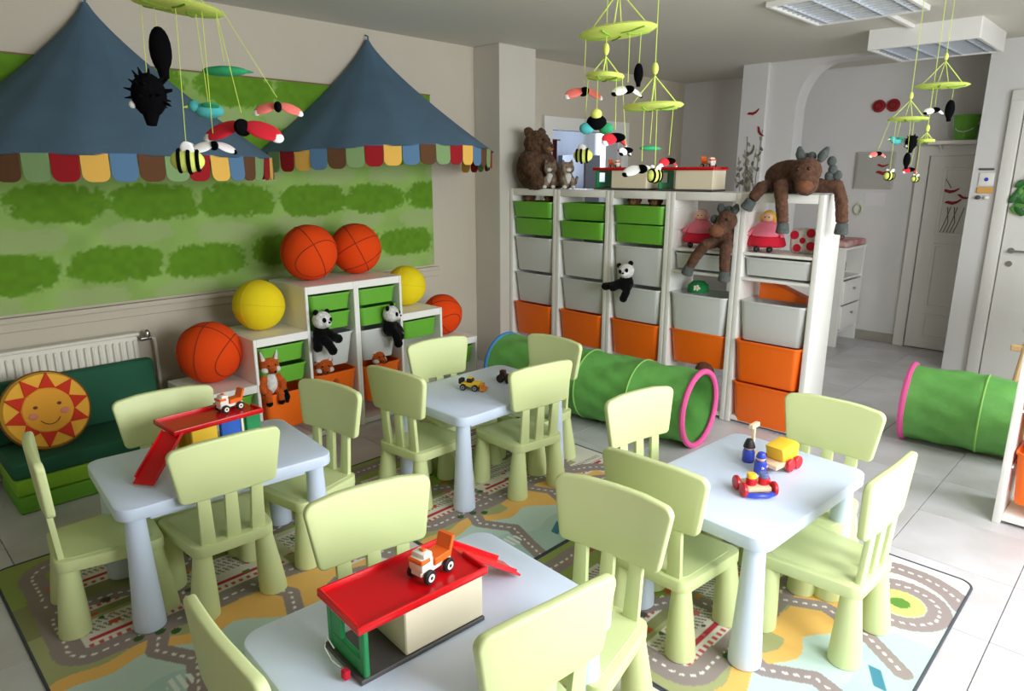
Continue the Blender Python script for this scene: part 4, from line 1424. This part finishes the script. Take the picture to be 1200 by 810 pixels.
def mobile(label, px_c, sc, origin, rings, critters):
    """px_c: reference point; offsets are given in hundredths of a metre-like units scaled by sc"""
    t = thing('hanging_mobile', label, 'mobile', (0, 0, 0), 0, 'felt animal mobiles')
    o0 = Vector(origin)
    def W3(dx, dz, dd=0.0):
        return o0 + VR * ((dx - px_c[0]) * sc) + Vector((0, 0, -(dz - px_c[1]) * sc)) + VF * dd
    first = True
    strings = []
    for (x, z, wd, tilt) in rings:
        c = W3(x, z)
        rr = wd * sc / 2
        M_ = Matrix.Translation(c) @ Matrix.Rotation(tilt, 4, VF)
        d = obj('leaf_disc', G().lathe([(0, .008), (rr * .6, .010), (rr * .92, .006), (rr, 0), (rr * .92, -.006), (rr * .5, -.010), (0, -.008)], 32, M_), LEAF, t)
        for k in range(5):
            a = 2 * PI * k / 5 + .3
            p = M_ @ Vector((rr * .25 * math.cos(a), rr * .25 * math.sin(a), -.009))
            q = M_ @ Vector((rr * .9 * math.cos(a + .5), rr * .9 * math.sin(a + .5), -.006))
            obj('leaf_vein', G().tube([p, (p + q) / 2 + Vector((0, 0, -.002)), q], .0035, 6), LEAF2, d)
        top = c + Vector((0, 0, rr * .95))
        for k in range(4):
            a = 2 * PI * k / 4 + .5
            obj('sling', G().tube([M_ @ Vector((rr * .8 * math.cos(a), rr * .8 * math.sin(a), 0)), top], .0022, 6), LEAF, t)
        b_ = top + Vector((0, 0, .02))
        obj('bead', G().sphere(b_, (.010, .010, .018), 12, 8), M_YEL, t)
        up = Vector((b_.x, b_.y, H))
        obj('cord', G().tube([b_, up], .0016, 6), STRING, t)
    for (kind, x, z, wd, dd, yaw, ri) in critters:
        c = W3(x, z, dd)
        s_ = wd * sc
        critter(t, kind, c, s_, -R(45.5) + yaw)
        if ri is not None:
            rx, rz_ = rings[ri][0], rings[ri][1]
            rr = rings[ri][2] / 2
            xx = max(min(x, rx + rr * .85), rx - rr * .85)
            obj('thread', G().tube([c + Vector((0, 0, .2 * s_)), W3(xx, rz_, dd * .5)], .0011, 5), STRING, t)
    return t
mobile('felt animal mobile hanging in front of the bigger blue tent', (208, 8), .00275, (.797, 2.051, 1.999),
       [(208, 6, 88, .12)],
       [('raven', 184, 45, 44, .02, .2, 0), ('hedgehog', 176, 90, 46, -.03, .1, 0), ('leaf', 241, 63, 46, .06, .1, 0), ('bird', 222, 102, 40, .05, .4, 0),
        ('redmoth', 262, 120, 72, 0, .1, 0), ('coralmoth', 289, 97, 46, .09, .3, 0), ('whitemoth', 234, 138, 40, -.02, .6, 0), ('bee', 212, 153, 38, -.06, .3, 0)])
mobile('felt animal mobile with three lime discs hanging before the tall shelf', (725, 35), .00275, (1.772, 1.304, 1.978),
       [(725, 37, 84, -.10), (713, 82, 42, .05), (767, 113, 66, -.04)],
       [('raven', 751, 78, 22, .03, 0, 0), ('whitemoth', 738, 96, 38, 0, .5, 0), ('coralmoth', 692, 96, 42, .05, .3, 0), ('ladybird', 705, 130, 32, 0, .1, 1),
        ('redmoth', 724, 147, 44, -.04, .9, 1), ('bee', 692, 165, 26, .03, 2.9, 1), ('whitemoth', 737, 160, 30, -.02, 1.1, 1), ('leaf', 768, 157, 26, .04, .3, 2),
        ('whitemoth', 757, 180, 42, 0, .3, 2), ('redmoth', 791, 171, 32, .05, .8, 2), ('bee', 770, 187, 24, -.03, .5, 2)])
mobile('small far felt mobile hanging in front of the hall door', (1105, 101), .00525, (4.078, 1.004, 1.989),
       [(1105, 101, 46, 0), (1077, 131, 36, 0), (1097, 151, 16, 0)],
       [('raven', 1118, 122, 18, .02, 0, 0), ('whitemoth', 1101, 123, 22, 0, .3, 0), ('bird', 1072, 151, 18, .03, .3, 1), ('hedgehog', 1083, 153, 15, 0, 0, 1),
        ('raven', 1078, 169, 14, -.03, .2, 1), ('coralmoth', 1055, 163, 18, .03, .3, 1), ('redmoth', 1090, 178, 18, .04, .4, 2), ('bee', 1066, 184, 14, 0, .3, 1), ('bee', 1092, 187, 10, 0, .3, 2)])

# ------------------------------------------------------------------ decorations on the hall walls
DARKRED = mat('dark_red_vinyl', (150, 20, 28), .5)
DKVINYL = mat('charcoal_vinyl', (104, 98, 90), .6)
OLIVE = mat('olive_vinyl', (150, 148, 124), .6)
def bird_poly(s):
    pts = [(-.5, .02), (-.42, .10), (-.28, .12), (-.05, .02), (.2, .02), (.5, .14), (.46, .02), (.2, -.14), (-.08, -.18), (-.32, -.06)]
    return [(x * s, y * s) for x, y in pts]
def vinyl_bird(t, y, z, s, m, ang=0.0, x=0.0):
    g = G().prism(bird_poly(s), 0, .003, M=FACE_NX @ Matrix.Rotation(ang, 4, 'Z'))
    return obj('bird', g, m, t, loc=(x, y, z))
def stem(t, pts, m, x=0.0, r=.0022):
    return obj('stem', G().tube([(x - .002, y, z) for y, z in pts], r, 6), m, t)
t = thing('bird_wall_decal', 'wall decal of small dark birds above thin grass stems on the column', 'wall decal', (6.188, 0, 0))
for y, z, s, m, a in ((3.01, 2.10, .12, DARKRED, .3), (2.93, 1.93, .11, DARKRED, -1.0), (3.0, 1.76, .12, DKVINYL, 1.0), (2.93, 1.73, .08, DKVINYL, .6), (3.07, 1.48, .10, DKVINYL, .2), (2.94, 1.60, .07, OLIVE, -.6)):
    vinyl_bird(t, y, z, s, m, a)
rr = random.Random(11)
for k in range(14):
    y0 = 2.92 + .2 * rr.random()
    zt = 1.55 + .4 * rr.random()
    dy = rr.uniform(-.06, .06)
    st = stem(t, [(y0, 1.25), (y0 + dy * .3, (1.25 + zt) / 2), (y0 + dy, zt)], OLIVE if k % 2 else DKVINYL)
    for q in range(4):
        f = .5 + .13 * q
        yy, zz = y0 + dy * f * f + rr.uniform(-.02, .02), 1.25 + (zt - 1.25) * f
        obj('leaf', G().sphere((-.002, yy, zz), (.0025, .012, .022), 8, 6, M=Matrix.Rotation(rr.uniform(-.8, .8), 4, 'X')), OLIVE if q % 2 else DKVINYL, st)

for y in (2.205, 2.085):
    t = thing('red_wall_disc', 'dark red round disc on the hall wall, ' + ('nearer the column' if y > 2.15 else 'nearer the hall door'), 'wall disc', (XH, y, 2.155), 0, 'red wall discs')
    obj('disc', G().cone((-.028, 0, 0), (0, 0, 0), .050, .056, 28, .004), DARKRED, t)
    obj('inner_ring', G().tube([(-.028, .03 * math.cos(2 * PI * k / 24), .03 * math.sin(2 * PI * k / 24)) for k in range(24)], .004, 6, closed=True), mat('deep_red_ring', (96, 10, 16), .5), t)
t = thing('fuse_cabinet', 'flat grey wall cabinet with dark red birds on its door in the hall', 'wall cabinet', (XH, 2.17, 1.59))
obj('cabinet_box', G().box((-.015, 0, 0), (.03, .33, .33), .004, 1), mat('grey_enamel', (188, 186, 178), .5), t)
obj('cabinet_door', G().box((-.034, 0, 0), (.008, .30, .30), .003, 1), mat('grey_enamel_door', (176, 174, 166), .5), t)
vinyl_bird(t, -.07, .045, .10, DARKRED, .0, -.038)
vinyl_bird(t, -.09, -.015, .15, DARKRED, .1, -.038)
tag(obj('paper_note', G().box((XH - .002, 2.14, 1.33), (.003, .17, .12)), mat('note_paper', (224, 220, 222), .9)), 'small pale paper note on the hall wall under the grey cabinet', 'note')
t = thing('wall_ring_hook', 'small pale green ring on the hall wall above the changing table', 'wall ring', (XH, 2.275, 1.235))
obj('ring', G().tube([(-.012, .035 * math.cos(2 * PI * k / 24), .045 * math.sin(2 * PI * k / 24)) for k in range(24)], .010, 8, closed=True), mat('pale_green_plastic', (196, 208, 166), .5), t)
obj('mount', G().box((-.006, 0, .05), (.012, .02, .02), .002, 1), TRIM, t)
t = thing('bird_door_decal', 'dark red birds and thin stems stuck on the white hall door', 'wall decal', (XH - .0415, 0, 0))
vinyl_bird(t, 1.53, 1.42, .13, DARKRED, .1)
vinyl_bird(t, 1.50, 1.325, .13, DARKRED, .2)
vinyl_bird(t, 1.43, 1.37, .10, DARKRED, -.3)
for k in range(5):
    y0 = 1.44 + .025 * k
    stem(t, [(y0 + .03, 1.05), (y0, 1.15), (y0 + (.02 if k % 2 else -.03), 1.28)], DKVINYL, 0, .003)
stem(t, [(1.58, 1.52), (1.53, 1.44)], DKVINYL, 0, .003)

t = thing('wall_shelf', 'short white wall shelf above the hall door', 'wall shelf', (XH, 1.50, 1.80))
obj('board', G().box((-.12, 0, .015), (.24, .42, .03), .004, 1), WHITE, t)
for y in (-.14, .14):
    obj('bracket', G().prism([(0, 0), (-.16, 0), (0, -.08)], -.008, .008, M=Matrix(((1, 0, 0, 0), (0, 0, 1, 0), (0, 1, 0, 0), (0, 0, 0, 1)))), WHITE, t, loc=(0, y, 0))
t = thing('toy_bucket', 'bright green bucket standing on the wall shelf', 'bucket', (XH - .13, 1.47, 1.831))
obj('pail', G().lathe([(0, 0), (.075, 0), (.098, .19), (.104, .19), (.104, .20), (.094, .20), (.072, .006), (0, .006)], 28), BIN_G, t)
obj('handle', G().tube([(0, .10 * math.cos(R(a)), .185 - .12 * abs(math.sin(R(a)))) for a in range(0, 181, 15)], .004, 6).warp(lambda c: c + Vector((-.104, 0, 0)) * (1 if True else 0) * math.sin(max(0, min(1, (.10 - abs(c.y)) / .10)) * PI / 2)), TRIM, t)

# changing table in the hall
t = thing('changing_table', 'white changing table with two knobbed drawers and an open shelf in the hall', 'changing table', (6.72, 2.16, 0))
for x in (-.245, .245):
    obj('side_panel', G().box((x, .30, .45), (.03, .60, .90), .003, 1), WHITE, t)
obj('top_board', G().box((0, .30, .905), (.54, .62, .02), .004, 1), WHITE, t)
obj('inner_shelf', G().box((0, .30, .63), (.46, .58, .018)), WHITE, t)
obj('back_board', G().box((0, .594, .5), (.46, .01, .78)), WHITE, t)
obj('bottom_board', G().box((0, .30, .14), (.46, .58, .018)), WHITE, t)
for z in (.27, .50):
    d = obj('drawer', G().box((0, -.002, z), (.455, .02, .215), .004, 1), WHITE, t)
    obj('knob', G().cone((0, -.012, z + .03), (0, -.035, z + .03), .008, .014, 14, .003), CHROME, d)
tag(obj('changing_pad', G().box((6.72, 2.45, .945), (.52, .58, .055), .022, 4), mat('dusty_pink_quilt', (214, 190, 184), .9, rgb2=(190, 120, 118), vscale=9)), 'dusty pink quilted changing pad on the white changing table', 'changing pad')
tag(obj('folded_towel', G().box((6.61, 2.37, .992), (.17, .22, .035), .014, 3).box((6.61, 2.37, 1.022), (.165, .215, .022), .010, 3), mat('brown_towel', (128, 112, 100), .95)), 'folded brown towel on the changing pad', 'towel')
tag(obj('wicker_basket', G().box((6.72, 2.45, .70), (.34, .34, .12), .03, 3), mat('dark_wicker', (110, 98, 84), .9, bump=.5, bscale=90)), 'dark wicker basket in the open shelf of the changing table', 'basket')

# plaque and wreath on the right-hand wall and door
t = thing('wall_plaque', 'little white plaque with a blue dot and an orange band on the wall end', 'wall plaque', (6.35, 1.17, 1.47))
obj('hanger_bar', G().box((-.012, .01, .125), (.012, .10, .014), .003, 1), DGREY, t)
obj('plate', G().box((-.008, .0, .05), (.012, .10, .10), .006, 2), WHITE, t)
obj('blue_dot', G().cone((-.018, 0, .05), (-.013, 0, .05), .014, .014, 16), TBLUE, t)
obj('orange_band', G().box((-.010, 0, -.03), (.014, .105, .045), .004, 1), mat('ochre_plastic', (226, 170, 90), .5), t)
obj('grey_hook', G().sphere((-.02, .035, -.085), (.014, .02, .016), 12, 8), DGREY, t)
obj('white_hook', G().sphere((-.02, -.02, -.085), (.014, .02, .016), 12, 8), WHITE, t)
t = thing('leaf_wreath', 'bunch of green leaves hanging on the door by the right picture edge', 'wreath', (6.31, .925, 1.40))
rr = random.Random(5)
for k in range(26):
    a, q = rr.uniform(0, 2 * PI), rr.uniform(.02, .13)
    c = Vector((rr.uniform(-.03, 0), q * math.cos(a) * .6 - .02, q * math.sin(a)))
    obj('leaf', G().sphere(c, (.006, .022, .042), 10, 6, M=Matrix.Rotation(a + rr.uniform(-.6, .6), 4, 'X') @ Matrix.Rotation(rr.uniform(-.5, .5), 4, 'Z')),
        mat('leaf_green', (86, 150, 60), .5) if k % 2 else mat('leaf_dark_green', (46, 108, 50), .5), t)
obj('wire', G().tube([(-.005, .0, .15), (.0, 0, .05), (0, -.01, -.10)], .004, 6), mat('leaf_dark_green', (46, 108, 50), .5), t)

# wooden easel by the second tunnel
t = thing('wooden_easel', 'pale wooden easel leg and rail at the right picture edge', 'easel', (5.12, .50, 0))
for y in (-.30, .12):
    obj('leg', G().tube([(-.02, y + .02, .012), (.16, y - .05, 1.05)], .016, 8), WOOD, t)
obj('rail', G().box((.07, -.10, .50), (.025, .56, .04), .004, 1), WOOD, t)
obj('board', G().box((.125, -.12, .80), (.02, .52, .42), .004, 1), WHITE, t)
obj('rear_leg', G().tube([(.42, -.09, .012), (.18, -.09, .98)], .016, 8), WOOD, t)

# furniture seen through the door opening
t = thing('grey_locker', 'tall dark grey locker seen through the door opening behind the shelf', 'locker', (6.55, 5.32, 0))
obj('body', G().box((0, 0, .89), (.30, .40, 1.76), .006, 1), mat('slate_grey_enamel', (96, 100, 108), .5), t)
obj('door_panel', G().box((0, -.206, .92), (.27, .012, 1.62), .004, 1), mat('slate_grey_enamel', (96, 100, 108), .5), t)
obj('plinth', G().box((0, 0, .02), (.28, .38, .04)), DGREY, t)
t = thing('maroon_curtain', 'narrow maroon curtain at the edge of the door opening', 'curtain', (5.16, 4.52, -.05))
obj('curtain_cloth', G().grid(lambda i, j: Vector((-.05 + .1 * i / 20, .02 * math.sin(i * 1.3), .05 + 1.88 * j / 6)), 21, 7).grid(lambda i, j: Vector((.05 - .1 * i / 20, .02 * math.sin((20 - i) * 1.3) + .004, .05 + 1.88 * j / 6)), 21, 7), mat('maroon_cloth', (92, 26, 34), .95), t)
obj('curtain_rod', G().tube([(-.08, .0, 1.93), (.10, 0, 1.93)], .01, 8), CHROME, t)
